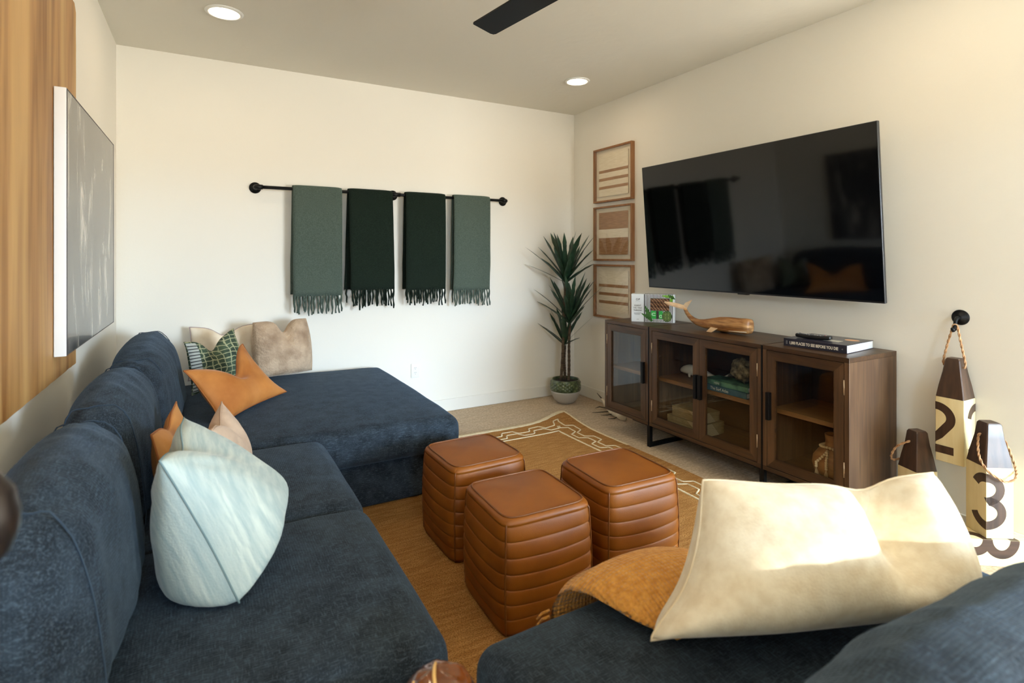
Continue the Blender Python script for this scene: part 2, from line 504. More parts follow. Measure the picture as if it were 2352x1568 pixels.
def sstep(a, b, x):
    t = max(0.0, min(1.0, (x - a) / (b - a)))
    return t * t * (3 - 2 * t)

def nz(p, k=1.0, o=0.0):
    return noise.noise(Vector((p[0] * k + o, p[1] * k + o * 1.7, p[2] * k - o)))

# ================================================================== THE ROOM
structure('floor', B().box(XL - T, XE + T, YF - T, YB + T, -0.1, 0.0), CARPET)
structure('ceiling', B().box(XL - T, XE + T, YF - T, YB + T, H, H + 0.1), CEIL)
structure('wall_back', B().box(XL - T, XR + T, YB, YB + T, 0, H), WALL)
b = B().box(XL - T, XL, YF - T, YB, 0, H)
structure('wall_left', b, WALL)
# tv wall with a rounded outside corner, turning away to the open side of the room
prof = [(XR, YB)]
R = 0.02
for k in range(7):
    a = pi + (pi / 2) * k / 6
    prof.append((XR + R + R * cos(a), YC + R + R * sin(a)))
prof += [(XE + T, YC), (XE + T, YC + T), (XR + T, YC + T), (XR + T, YB)]
bw = B().prism([(x, y, 0) for x, y in reversed(prof)], (0, 0, H))
o = bw.make('wall_right', WALL, None, True, angle=40); o['kind'] = 'structure'
structure('wall_end', B().box(XE, XE + T, YF - T, YC, 0, H), WALL)
b = B()
xs = [XL - T] + sorted(v for wn in WINS for v in wn[:2]) + [XE + T]
for k in range(0, len(xs), 2):
    b.box(xs[k], xs[k + 1], YF - T, YF, 0, H)
for (a, c, d, e) in WINS:
    b.box(a, c, YF - T, YF, 0, d); b.box(a, c, YF - T, YF, e, H)
structure('wall_front', b, WALL)
for i, (a, c, d, e) in enumerate(WINS):
    b = B()
    fw = 0.045
    b.box(a, a + fw, YF - 0.09, YF - 0.03, d, e).box(c - fw, c, YF - 0.09, YF - 0.03, d, e)
    b.box(a + fw, c - fw, YF - 0.09, YF - 0.03, d, d + fw).box(a + fw, c - fw, YF - 0.09, YF - 0.03, e - fw, e)
    structure('window_%d' % (i + 1), b, TRIM)
BBH, BBT = 0.105, 0.014
def baseboard(name, x0, x1, y0, y1):
    o = B().rb(x0, x1, y0, y1, 0.001, BBH, r=0.004, seg=1).make(name, TRIM, None, False)
    o['kind'] = 'structure'
baseboard('baseboard_back', XL + BBT, XR - BBT, YB - BBT, YB - 0.0005)
baseboard('baseboard_right', XR - BBT, XR - 0.0005, YC + 0.02, YB - 0.0005)
baseboard('baseboard_left', XL + 0.0005, XL + BBT, YF + 0.01, YB - 0.0005)

# recessed ceiling lights
LENS = emit_mat('lamp_lens', (*CAN_WARM, 1), CAN_POWER)
cans = [((0.092, 3.525), 'recessed round ceiling light above the chaise, nearer the wood panel', ),
        ((2.58, 3.535), 'recessed round ceiling light above the potted plant corner'),
        ((0.092, 1.25), 'recessed round ceiling light above the near end of the long sofa'),
        ((2.58, 1.25), 'recessed round ceiling light above the hanging buoy')]
for (x, y), lab in cans:
    t = thing('recessed_light', lab, 'ceiling light', (x, y, H - 0.012), 'recessed ceiling lights')
    ring = [(0.082, H - 0.004), (0.098, H - 0.0005), (0.101, H - 0.0035), (0.094, H - 0.009), (0.080, H - 0.010), (0.076, H - 0.005)]
    pr = [(0.077, H - 0.0005), (0.101, H - 0.0005), (0.100, H - 0.004), (0.092, H - 0.009), (0.080, H - 0.0095), (0.0765, H - 0.003)]
    bb = B()
    n = 40
    vs = [Vector((x + r * cos(2 * pi * k / n), y + r * sin(2 * pi * k / n), z)) for r, z in pr for k in range(n)]
    fs = []
    for i in range(len(pr)):
        for k in range(n):
            i2 = (i + 1) % len(pr)
            fs.append((i * n + k, i2 * n + k, i2 * n + (k + 1) % n, i * n + (k + 1) % n))
    bb.add(vs, fs).make('trim_ring', WHITEP, t, True)
    lp = [(0.0, H - 0.0065), (0.05, H - 0.006), (0.076, H - 0.004), (0.076, H - 0.001), (0.0, H - 0.001)]
    B().lathe(lp, (x, y, 0), 36).make('lens', LENS, t, True)

# ceiling fan: three long dark blades
HUB = Vector((1.265, 1.64, 0))
fan = thing('ceiling_fan', 'black ceiling fan with long flat blades hanging from the ceiling', 'fan', (HUB.x, HUB.y, H))
B().lathe([(0.075, H - 0.05), (0.08, H - 0.03), (0.08, H - 0.001)], HUB, 32).make('canopy', BLACK, fan)
B().lathe([(0.014, 2.48), (0.014, H - 0.04)], HUB, 16).make('downrod', BLACK, fan)
B().lathe([(0.0, 2.375), (0.06, 2.378), (0.10, 2.395), (0.11, 2.42), (0.11, 2.455), (0.085, 2.485), (0.02, 2.495), (0.0, 2.495)], HUB, 40).make('motor_housing', BLACK, fan)
for k in range(3):
    an = radians(98.5 + 120 * k)
    u = Vector((cos(an), sin(an), 0)); s_ = Vector((-sin(an), cos(an), 0))
    pitch = radians(11)
    side = s_ * cos(pitch) + Vector((0, 0, 1)) * sin(pitch)
    nrm = u.cross(side)
    out = []
    Rt, wd = 0.715, 0.062
    pl = [(0.09, -0.045), (0.22, -wd)] + [(Rt - 0.02, -wd), (Rt - 0.006, -wd + 0.006), (Rt, -wd + 0.02)] + [(Rt, wd - 0.004), (Rt - 0.004, wd)] + [(0.22, wd), (0.09, 0.045)]
    base = HUB + Vector((0, 0, 2.43))
    pts = [base + u * r + side * q for r, q in pl]
    B().prism(pts, nrm * 0.009).make('blade', BLACK, fan, False)

# wall outlet
def outlet(x, z):
    t = thing('wall_outlet', 'white duplex wall outlet above the baseboard on the back wall', 'outlet', (x, YB, z))
    B().rb(x - 0.036, x + 0.036, YB - 0.007, YB - 0.0004, z - 0.059, z + 0.059, r=0.004).make('cover_plate', WHITEP, t)
    for dz in (0.02, -0.02):
        pr = [(0.0165 * cos(a), 0.0165 * sin(a) * 0.95) for a in [2 * pi * k / 20 for k in range(20)]]
        s = B().prism([(x + p, YB - 0.0068, z + dz + q) for p, q in pr], (0, -0.002, 0)).make('socket', WHITEP, t, False)
        bb = B()
        for dx, w_ in ((-0.0062, 0.0012), (0.0062, 0.0012)):
            bb.box(x + dx - w_, x + dx + w_, YB - 0.0093, YB - 0.0087, z + dz + 0.0015, z + dz + 0.0085)
        bb.box(x - 0.002, x + 0.002, YB - 0.0093, YB - 0.0087, z + dz - 0.009, z + dz - 0.005)
        bb.make('slot', DARKSLOT, s, False)
outlet(1.538, 0.381)

# ================================================================== RUG
RX0, RX1, RY0, RY1, RZ = 0.42, 2.60, 1.00, 3.70, 0.011
def rug_warp(x, y, z):
    d = exp(-(((x - RX1) / 0.22) ** 2 + ((y - RY1) / 0.22) ** 2))
    wob = 0.006 * sin(x * 4.1 + 1) if y > 3.0 else 0.0
    return Vector((x + 0.07 * d + 0.010 * sin(y * 3.1), y + 0.15 * d + wob, z + 0.012 * d * d))
rug = thing('jute_rug', 'tan jute rug with cream wavy border lines on the carpet', 'rug', (1.4, 2.1, 0))
nx, ny = 40, 50
def rfn(zz):
    return lambda u, v: rug_warp(RX0 + (RX1 - RX0) * u, RY0 + (RY1 - RY0) * v, zz)
bb = B(); bb.grid(rfn(RZ), nx, ny)
e = []
for i in range(nx): e.append((RX0 + (RX1 - RX0) * i / nx, RY0))
for j in range(ny): e.append((RX1, RY0 + (RY1 - RY0) * j / ny))
for i in range(nx): e.append((RX1 - (RX1 - RX0) * i / nx, RY1))
for j in range(ny): e.append((RX0, RY1 - (RY1 - RY0) * j / ny))
m = len(e)
vs = [rug_warp(x, y, RZ) for x, y in e] + [rug_warp(x, y, 0.0008) for x, y in e]
bb.add(vs, [(m + i, m + (i + 1) % m, (i + 1) % m, i) for i in range(m)])
bb.make('field', JUTE, rug, True, angle=40)
def ribbon(pts, wdt, zz, name):
    bb = B()
    vs = []
    n = len(pts)
    for i, (x, y) in enumerate(pts):
        a_ = Vector(pts[max(i - 1, 0)]); c_ = Vector(pts[min(i + 1, n - 1)])
        d = (c_ - a_).normalized(); nn = Vector((-d.y, d.x))
        jw = wdt * (0.85 + 0.3 * random.random())
        for s_ in (-1, 1):
            vs.append(rug_warp(x + nn.x * jw * s_, y + nn.y * jw * s_, RZ - 0.002))
        for s_ in (-1, 1):
            vs.append(rug_warp(x + nn.x * jw * s_ * 0.8, y + nn.y * jw * s_ * 0.8, zz))
    fs = []
    for i in range(n - 1):
        a = 4 * i; c = 4 * (i + 1)
        fs += [(a + 2, a + 3, c + 3, c + 2), (a, a + 2, c + 2, c), (a + 3, a + 1, c + 1, c + 3)]
    bb.add(vs, fs).make(name, JUTE_C, rug, True)
def corner_path(inset, step=0.012):
    pts = []
    x0, x1, y0, y1 = RX0 + inset, RX1 - inset, RY0 + inset, RY1 - inset
    n = int((x1 - x0) / step)
    for i in range(n): pts.append((x0 + (x1 - x0) * i / n, y1, 0, 1, i * step))
    n = int((y1 - y0) / step)
    for i in range(n + 1): pts.append((x1, y1 - (y1 - y0) * i / n, 1, 0, (i + 30) * step))
    return pts
def zig(s, per=0.235, amp=0.030):
    q = (s / per) % 1.0
    if q < 0.38: return amp
    if q < 0.5: return amp - 2 * amp * (q - 0.38) / 0.12
    if q < 0.88: return -amp
    return -amp + 2 * amp * (q - 0.88) / 0.12
for inset, ph in ((0.115, 0.0), (0.175, 0.05)):
    ribbon([(x + nx_ * zig(s + ph), y + ny_ * zig(s + ph)) for x, y, nx_, ny_, s in corner_path(inset)], 0.0062, RZ + 0.0025, 'wave_line')
ribbon([(x, y) for x, y, *_ in corner_path(0.245)], 0.0085, RZ + 0.0025, 'inner_line')
ribbon([(RX0 + (RX1 - RX0) * i / 80, RY1 + 0.004) for i in range(81)], 0.028, RZ + 0.002, 'selvedge')
ribbon([(RX1 + 0.002, RY1 + 0.012 - 0.75 * i / 40) for i in range(41)], 0.011, RZ + 0.002, 'selvedge')

# ================================================================== SOFAS
SEAT = 0.455
def seat_disp(crown, wr=0.004, seed=0.0):
    def f(p, q):
        k = crown * (1 - q.x ** 2 * 0.8) * (1 - q.y ** 2 * 0.8)
        if q.z > 0: p.z += k * q.z
        p.z += wr * nz(p, 5, seed) * (1 if q.z > 0 else 0)
        # edges bulge a little
        bulge = 0.012 * (1 - min(1, abs(q.z)) ** 2)
        p.x += bulge * q.x * (q.x > 0.9); p.y += 0.004 * bulge / 0.012 * q.y * (abs(q.y) > 0.9)
        return p
    return f
def back_disp(seed, sx=1, axis='y', lean=0.10):
    """plump back cushion: thickness along x (axis y: length along y)"""
    def f(p, q):
        t, l = (p.x, q.y) if axis == 'y' else (p.y, q.x)
        qt = q.x if axis == 'y' else q.y
        puff = (1 - 0.35 * l * l) * (1 - 0.28 * max(0, q.z) ** 2)
        t = t * puff * 1.08
        z = p.z - 0.060 * max(0.0, q.z) * abs(l) ** 2.6
        # soft gathered wrinkles running away from the ends across the top
        ll = p.y if axis == 'y' else p.x
        wv = 0.007 * noise.noise(Vector((ll * 17 + seed, p.z * 4, qt * 2.0 + seed))) + 0.010 * noise.noise(Vector((ll * 5 + seed, p.z * 3.1, seed)))
        wv *= (0.5 + 0.9 * abs(l))
        t += wv * (1 if qt > 0 else 0.5) * sx
        z += wv * 1.0 * max(0, q.z)
        t -= sx * lean * (q.z + 1) * 0.5
        if axis == 'y': return Vector((t, p.y, z))
        return Vector((p.x, t, z))
    return f

def seam_line(parent, pts, r=0.0028):
    B().tube(pts, r, 6).make('seam', SOFA2, parent)

def left_module(y0, y1, label, x1=0.50, chaise=False, group='modules of the long blue sectional sofa'):
    t = thing('sofa_module', label, 'sofa', ((XL + x1) / 2, (y0 + y1) / 2, 0), group)
    g = 0.006
    bx0 = XL + 0.03
    bt = 0.26
    yb0 = y0 + (0.10 if chaise else g)
    B().rb(bx0, x1 - 0.035, yb0, y1 - g, 0.0165, bt, r=0.02, seg=3).make('base', SOFA, t)
    B().rb(bx0, bx0 + 0.11, yb0, y1 - g, bt + 0.002, 0.64, r=0.035, seg=3).make('back_frame', SOFA, t)
    cr = 0.05 if chaise else 0.03
    n = (14, 14, 3)
    B().rb(bx0 + 0.115, x1, y0 + g, y1 - g, bt + 0.003, SEAT, r=0.055, seg=4, n=n, disp=seat_disp(cr, 0.005, y0)).make('seat_cushion', SOFA, t)
    return t
def back_cushion(t, yc, ln, seed, xc=-0.245, th=0.225, hh=0.45, rz=0.0, lean=0.05, zb=None, sag=0.0):
    zb = SEAT + 0.018 if zb is None else zb
    bb = B().rb(-th / 2, th / 2, -ln / 2, ln / 2, -hh / 2, hh / 2, r=0.108, seg=7, n=(2, 40, 8), disp=back_disp(seed, 1, 'y', lean))
    mat = Matrix.Translation((xc + lean / 2, yc, zb + hh / 2)) @ Matrix.Rotation(rz, 4, 'Z')
    bb.xf(mat)
    o = bb.make('back_cushion', SOFA, t)
    # box seams running round both ends
    for sgn in (-1, 1):
        pts = []
        for k in range(40):
            a = 2 * pi * k / 40
            qx = max(-1, min(1, 1.32 * cos(a))); qz = max(-1, min(1, 1.22 * sin(a)))
            l = sgn * 0.80
            p = Vector((qx * th / 2 * 0.985, l * ln / 2, qz * hh / 2 * 1.0))
            f = back_disp(seed, 1, 'y', lean)(p.copy(), Vector((qx, l, qz)))
            pts.append(mat @ f)
        B().tube(pts, 0.0022, 5, closed=True).make('seam', SOFA2, o)
    return o
m1 = left_module(1.18, 1.985, 'blue sofa module nearest the camera, under the pale blue pillow')
back_cushion(m1, 1.578, 0.782, 2.3, xc=-0.272)
m2 = left_module(1.985, 2.79, 'middle blue sofa module of the long sofa, between the other two')
back_cushion(m2, 2.387, 0.790, 5.1, xc=-0.272)
m3 = left_module(2.79, 4.385, 'deep blue corner chaise against the back wall', x1=1.235, chaise=True)
back_cushion(m3, 3.50, 1.26, 8.8, th=0.26, hh=0.44, lean=0.07, xc=-0.258)

# near sofa with its back towards the camera
NX0, NX1, NY1 = 0.532, 1.945, 1.150
t = thing('loveseat', 'blue loveseat seen from behind in the near corner, holding the ivory pillow', 'sofa', ((NX0 + NX1) / 2, 0.6, 0))
B().rb(NX0 + 0.01, NX1 - 0.01, 0.16, NY1 - 0.035, 0.0165, 0.26, r=0.02, seg=3).make('base', SOFA, t)
B().rb(NX0 + 0.01, NX1 - 0.01, 0.16, 0.27, 0.262, 0.62, r=0.035, seg=3).make('back_frame', SOFA, t)
B().rb(NX0, NX1, 0.275, NY1, 0.263, SEAT, r=0.055, seg=4, n=(16, 12, 3), disp=seat_disp(0.022, 0.004, 31.0)).make('seat_cushion', SOFA, t)
bb = B().rb(-0.66, 0.66, -0.13, 0.13, -0.168, 0.168, r=0.118, seg=7, n=(38, 2, 8), disp=back_disp(15.0, 1, 'x', 0.05))
bb.xf(Matrix.Translation((1.110, 0.375, SEAT + 0.042 + 0.168)) @ Matrix.Rotation(radians(5.0), 4, 'Y'))
nb = bb.make('back_cushion', SOFA, t)

# ================================================================== POUFS
def pouf(cx, cy, label, rz):
    hs, ht, nch = 0.196, 0.420, 7
    mat = Matrix.Translation((cx, cy, RZ + 0.001)) @ Matrix.Rotation(rz, 4, 'Z')
    t = thing('leather_pouf', label, 'pouf', group='brown leather poufs on the rug', mat=mat)
    n = 96
    def ring(s_, z, ex):
        out = []
        for k in range(n):
            a = 2 * pi * k / n
            c, s2 = cos(a), sin(a)
            r = (abs(c) ** ex + abs(s2) ** ex) ** (-1.0 / ex)
            out.append(Vector((s_ * r * c, s_ * r * s2, z)))
        return out
    rings = []
    side_top = 0.388
    chh = (side_top - 0.012) / nch
    rings.append(ring(hs * 0.90, 0.0, 7))
    rings.append(ring(hs * 0.955, 0.004, 8))
    for c in range(nch):
        for q in (0.0, 0.035, 0.10, 0.22, 0.40, 0.60, 0.78, 0.90, 0.965):
            z = 0.012 + chh * (c + q)
            vz = z / ht
            body = 0.965 + 0.035 * sin(pi * min(1, vz * 1.05)) - 0.02 * vz
            rings.append(ring(hs * body + 0.0048 * max(0, sin(pi * q)) ** 0.40 - 0.002, z, 9))
    rings.append(ring(hs * 0.964 + 0.0, side_top, 9))
    for q in (0.2, 0.4, 0.6, 0.8, 1.0):
        a = q * pi / 2
        rings.append(ring(hs * 0.966 - 0.020 * (1 - cos(a)), side_top + 0.022 * sin(a), 8.5))
    for q in (0.82, 0.6, 0.4, 0.2, 0.05):
        rings.append(ring((hs * 0.966 - 0.020) * q, side_top + 0.022 + 0.010 * (1 - q ** 2), 8 - 3 * (1 - q)))
    # channels sag towards the middle of each side
    vs = []
    for r_ in rings:
        for v in r_:
            mid = 1 - min(1.0, (min(abs(v.x), abs(v.y)) / hs)) ** 2
            hfac = sin(pi * min(1, max(0, v.z / side_top)))
            nn = Vector((v.x, v.y, 0)).normalized() if v.xy.length > 1e-6 else Vector((0, 0, 0))
            edge = 1.0 if v.z < side_top + 0.02 else 0.0
            vs.append(v + nn * 0.012 * mid * hfac * edge + Vector((0, 0, -0.012 * mid * hfac * edge * (v.xy.length > hs * 0.7))))
    fs = []
    for i in range(len(rings) - 1):
        for k in range(n):
            fs.append((i * n + k, i * n + (k + 1) % n, (i + 1) * n + (k + 1) % n, (i + 1) * n + k))
    fs.append(tuple(reversed(range(n)))); fs.append(tuple((len(rings) - 1) * n + k for k in range(n)))
    B().add(vs, fs).make('body', LEATHER, t)
    B().tube([v + Vector((0, 0, 0.0005)) for v in ring(hs * 0.966 - 0.0165, side_top + 0.0225, 8)], 0.0036, 8, closed=True).make('piping', LEATHER_D, t)
    for sx in (-1, 1):
        for sy in (-1, 1):
            pts = []
            for j in range(22):
                q = j / 21
                z = 0.01 + (side_top + 0.012 - 0.01) * q
                vz = z / ht
                body = 0.965 + 0.035 * sin(pi * min(1, vz * 1.05)) - 0.02 * vz
                k = (2 ** (-1 / 9.0)) * (hs * body + 0.004) * (1 - 0.035 * sstep(0.95, 1, q))
                pts.append((sx * k, sy * k, z))
            B().tube(pts, 0.003, 6).make('corner_seam', LEATHER_D, t)
    return t
pouf(1.115, 2.365, 'brown leather pouf beside the sofa, closest to the chaise', radians(1.5))
pouf(1.095, 1.842, 'brown leather pouf in front of the other two, nearest the camera', radians(-1.5))
pouf(1.580, 1.868, 'brown leather pouf on the side of the wooden console', radians(-2.5))

# ================================================================== PILLOWS
def pillow(name, label, center, right, up, W, Hh, Tk, mat, chop=0.0, chop_u=0.0, ears=0.06, seed=0.0, seam=None, chop_w=0.33, wr=0.006, bend=0.0, n=30,
           corner=None, group='throw pillows on the sofas', p=0.55, dent=None, rnd=0.0, fall=0.45, heavy=0.0, eu=2.0, eb=2.0, dlow=-0.1, shear=0.0):
    right = Vector(right).normalized()
    up = Vector(up); up = (up - right * up.dot(right)).normalized()
    nr = right.cross(up)
    mat4 = Matrix.Translation(Vector(center)) @ Matrix((right, up, nr)).transposed().to_4x4()
    t = thing(name, label, 'pillow', group=group, mat=mat4)
    def edge(u, v):
        x = W / 2 * u * (1 - ears * (1 - v * v)) * sqrt(1 - rnd * v * v / 2)
        y = Hh / 2 * v * (1 - ears * (1 - u * u)) * sqrt(1 - rnd * u * u / 2)
        cf = chop * exp(-((u - chop_u) / chop_w) ** 2)
        y -= cf * (sstep(-0.5, 1.0, v) ** 1.5) * Hh
        x += chop * 0.18 * W * u * sstep(0.0, 1.0, v) * -0.6
        x += shear * (1 - v) / 2 * (1 - u) / 2
        if corner:
            for (cu_, cv_, dx, dy) in corner:
                k = exp(-(((u - cu_) / fall) ** 2 + ((v - cv_) / fall) ** 2))
                x += dx * k; y += dy * k
        return x, y
    def surf(u, v, s_):
        x, y = edge(u, v)
        tt = Tk / 2 * (max(0.0, (1 - abs(u) ** eu) * (1 - abs(v) ** (2.0 if v > 0 else eb))) ** p) * (1 - heavy * v)
        dn_ = 1 - (0.75 * min(1.0, chop * 2.6) if dent is None else dent) * exp(-((u - chop_u) / (chop_w * 0.8)) ** 2) * sstep(dlow, 0.95, v)
        z = s_ * tt * (dn_ if s_ > 0 else max(0.15, dn_))
        rim = (1 - u * u) * (1 - v * v)
        q = Vector((x * 6 + seed, y * 6, s_ * 2.0 + seed))
        z += wr * noise.noise(q) * min(1, rim * 3) * 1.5
        # pulled creases from the corners
        cr = noise.noise(Vector((atan2(v - 1, abs(u) - 1) * 5 + seed, s_ + seed, 0.3)))
        z += s_ * wr * 1.1 * cr * min(1, rim * 2.5) * (1 - rim)
        z += bend * (x * x) / (W * W / 4)
        return Vector((x, y, z))
    vs = []; fs = []
    par = [-cos(pi * i / n) for i in range(n + 1)]
    par = [0.5 * (-cos(pi * i / n)) + 0.5 * (-1 + 2 * i / n) for i in range(n + 1)]
    idx = {}
    def vid(i, j, s_):
        rim = i in (0, n) or j in (0, n)
        key = (i, j, 0 if rim else s_)
        if key not in idx:
            idx[key] = len(vs)
            vs.append(surf(par[i], par[j], s_))
        return idx[key]
    for s_ in (1, -1):
        for i in range(n):
            for j in range(n):
                q = (vid(i, j, s_), vid(i + 1, j, s_), vid(i + 1, j + 1, s_), vid(i, j + 1, s_))
                fs.append(q if s_ > 0 else tuple(reversed(q)))
    B().add(vs, fs).make('cover', mat, t)
    if seam:
        pts = [surf(par[i], -1, 1) for i in range(n)] + [surf(1, par[i], 1) for i in range(n)] + \
              [surf(par[n - i], 1, 1) for i in range(n)] + [surf(-1, par[n - i], 1) for i in range(n)]
        B().tube(pts, seam[1], 6, closed=True).make('piping', seam[0], t)
    return t, surf

# back corner group
pillow('throw_pillow', 'cream velvet pillow behind the green patterned pillow in the corner', (0.115, 4.295, 0.684), (1, 0.02, 0), (0, 0.13, 1), 0.44, 0.36, 0.13, CREAMP, chop=0.16, seam=(M('mauve_piping', lin(170, 150, 150), rough=0.8), 0.003), seed=3, ears=0.08)
pillow('faux_fur_pillow', 'taupe faux fur pillow leaning on the back wall above the chaise', (0.470, 4.135, 0.706), (0.93, 0.26, 0), (-0.06, 0.20, 1), 0.42, 0.40, 0.22, FUR, chop=0.22, chop_u=0.05, chop_w=0.26, ears=0.04, seed=9, wr=0.012, p=0.42, rnd=0.22)
GREENP = M('green_shibori', lin(38, 56, 44), lin(72, 92, 70), scale=14, detail=4, rough=0.8, bump=0.2, bscale=120, bdist=0.002)
# shibori grid: pale resist lines over green dye
nt = GREENP.node_tree; pb = nt.nodes['Principled BSDF']
src = pb.inputs['Base Color'].links[0].from_socket
tcn = nt.nodes.new('ShaderNodeTexCoord')
def bands(axis, scale, w0, w1, dist):
    wv = nt.nodes.new('ShaderNodeTexWave'); wv.bands_direction = axis
    wv.inputs['Scale'].default_value = scale; wv.inputs['Distortion'].default_value = dist
    wv.inputs['Detail'].default_value = 2; wv.inputs['Detail Scale'].default_value = 1.5
    nt.links.new(tcn.outputs['Object'], wv.inputs['Vector'])
    r = nt.nodes.new('ShaderNodeValToRGB')
    r.color_ramp.elements[0].position = w0; r.color_ramp.elements[1].position = w1
    nt.links.new(wv.outputs['Fac'], r.inputs[0])
    return r.outputs[0]
mx = nt.nodes.new('ShaderNodeMix'); mx.data_type = 'RGBA'; mx.blend_type = 'LIGHTEN'
mx.inputs[0].default_value = 1.0
la = bands('Y', 11.0, 0.86, 0.97, 3.0); lb = bands('X', 8.0, 0.90, 0.99, 5.0)
nt.links.new(la, mx.inputs[6]); nt.links.new(lb, mx.inputs[7])
mc = nt.nodes.new('ShaderNodeMix'); mc.data_type = 'RGBA'
nt.links.new(mx.outputs[2], mc.inputs[0]); nt.links.new(src, mc.inputs[6]); mc.inputs[7].default_value = lin(166, 168, 132)
nt.links.new(mc.outputs[2], pb.inputs['Base Color'])
gp, gs = pillow('patterned_pillow', 'green tie-dyed pillow with a striped edge in the sofa corner', (0.058, 3.93, 0.672), (0.80, 0.42, 0.05), (-0.10, 0.22, 1), 0.36, 0.33, 0.15, GREENP, chop=0.22, chop_u=-0.1, chop_w=0.30, seed=4, ears=0.09, corner=[(1, 1, -0.02, 0.03)])
# pale striped strip sewn along its left edge
STRIPM = M('striped_ticking', lin(176, 180, 174), rough=0.9)
bb = B().grid(lambda u, v: gs(-0.98 + 0.30 * u, -0.92 + 1.84 * v, 1) + Vector((0, 0, 0.0022)), 8, 24)
st = bb.make('striped_strip', STRIPM, gp)
for k in range(15):
    v0 = -0.90 + 1.8 * k / 15
    B().grid(lambda u, v: gs(-0.98 + 0.30 * u, v0 + 0.035 * v, 1) + Vector((0, 0, 0.0034)), 6, 1).make('stripe', INKB, st)
pillow('cognac_pillow', 'cognac suede lumbar pillow slumped on the chaise, front of the corner pillows', (0.150, 3.395, 0.628), (0.61, 0.79, 0.03), (-0.46, 0.46, 0.76), 0.54, 0.32, 0.13, COGNAC, chop=0.30, chop_u=0.10, chop_w=0.36, seam=(COGNAC_D, 0.0035), seed=12, ears=0.10, wr=0.010, corner=[(-1, 1, 0.0, 0.02), (1, 1, 0.02, 0.07), (1, -1, 0.05, 0.0)], dent=0.5)
pillow('camel_pillow', 'camel leather pillow against the back cushion, behind the blush linen pillow', (-0.092, 2.20, 0.646), (0.12, 1, 0), (-0.20, 0.0, 1), 0.42, 0.31, 0.09, CAMEL, chop=0.10, seam=(COGNAC_D, 0.0032), seed=21, wr=0.012, ears=0.09)
pillow('blush_pillow', 'blush linen pillow between the camel leather and the pale blue pillow', (0.066, 2.185, 0.640), (0.10, 1, 0), (-0.22, 0, 1), 0.38, 0.30, 0.15, LINEN_PINK, chop=0.10, seam=(M('blush_piping', lin(180, 152, 128), rough=0.9), 0.003), seed=27, wr=0.007, ears=0.09)
pillow('pale_blue_pillow', 'large pale blue linen pillow standing on the near sofa seat', (0.000, 1.735, 0.690), (0.06, 1, 0), (-0.46, 0.02, 1), 0.46, 0.39, 0.28, LINEN_BLUE, chop=0.12, chop_w=0.40, dent=0.15, seam=(LINEN_BLUE_D, 0.0022), seed=33, ears=0.07, wr=0.012, p=0.5, heavy=0.48, eu=3.0, eb=5.0, corner=[(1, 1, 0.0, -0.02), (-1, -1, -0.02, -0.01)])
pillow('ivory_pillow', 'large ivory wool pillow on the near loveseat, lit by the sun', (1.315, 0.742, 0.654), (0.92, -0.34, 0.0), (0.02, 0.46, 1), 0.65, 0.31, 0.33, IVORY, rnd=0.14, chop=0.07, chop_u=0.30, chop_w=0.22, dent=1.45, dlow=-0.95, seam=(IVORY_D, 0.003), seed=41, ears=0.08, wr=0.012, p=0.46, eu=3.2, eb=3.0, heavy=0.10, fall=0.5, shear=-0.16, corner=[(-1, -1, -0.03, 0.015), (-1, 1, -0.01, 0.02), (1, -1, -0.04, 0.0)])

# mustard throw over the front edge of the loveseat
t = thing('throw_blanket', 'mustard knitted throw draped over the front edge of the loveseat', 'blanket', (1.0, 1.0, SEAT))
def throw_path(s):
    """s from 0 (hem, hanging in front) to 1 (back on the seat): returns y, z"""
    pts = [(1.200, 0.31), (1.203, 0.38), (1.200, 0.425), (1.186, 0.462), (1.150, 0.490), (1.09, 0.506), (1.02, 0.506), (0.97, 0.498), (0.93, 0.491), (0.885, 0.485)]
    x = s * (len(pts) - 1); i = min(int(x), len(pts) - 2); q = x - i
    return pts[i][0] * (1 - q) + pts[i + 1][0] * q, pts[i][1] * (1 - q) + pts[i + 1][1] * q
def throw_fn(lift):
    def f(u, v):
        y, z = throw_path(v)
        x = 0.790 + 0.40 * u + 0.13 * v * v
        arch = 0.034 * sin(pi * min(1, u * 1.15)) * sstep(0.15, 0.5, v) * (1 - 0.5 * v)
        e = 1 - abs(2 * u - 1) ** 6
        return Vector((x + 0.004 * nz((x, y, z), 9), y + (lift * 0.9 * e if v < 0.35 else 0) + 0.006 * nz((x, y, z), 7, 3), z + arch * (1 - sstep(0.55, 1.0, v)) + lift * e * sstep(0.1, 0.4, v) * (1 - 0.7 * sstep(0.5, 1.0, v))))
    return f
bb = B().grid(throw_fn(0.02), 26, 40)
nV = len(bb.v)
bb2 = B().grid(throw_fn(-0.008), 26, 40)
bb.add(bb2.v, [tuple(reversed(f)) for f in bb2.f])
W = 27
rim = [i for i in range(W)] + [j * W + 26 for j in range(1, 41)] + [40 * W + 25 - i for i in range(26)] + [(39 - j) * W for j in range(39)]
bb.f += [(rim[i], rim[(i + 1) % len(rim)], rim[(i + 1) % len(rim)] + nV, rim[i] + nV)[::-1] for i in range(len(rim))]
bb.make('blanket', MUSTARD, t)
for k in range(24):
    x = 0.79 + 0.42 * k / 23
    B().tube([(x, 1.21, 0.305), (x + random.uniform(-.008, .008), 1.214, 0.27), (x + random.uniform(-.012, .012), 1.212, 0.235)], [0.004, 0.0035, 0.0025], 5).make('fringe_strand', MUSTARD, t)
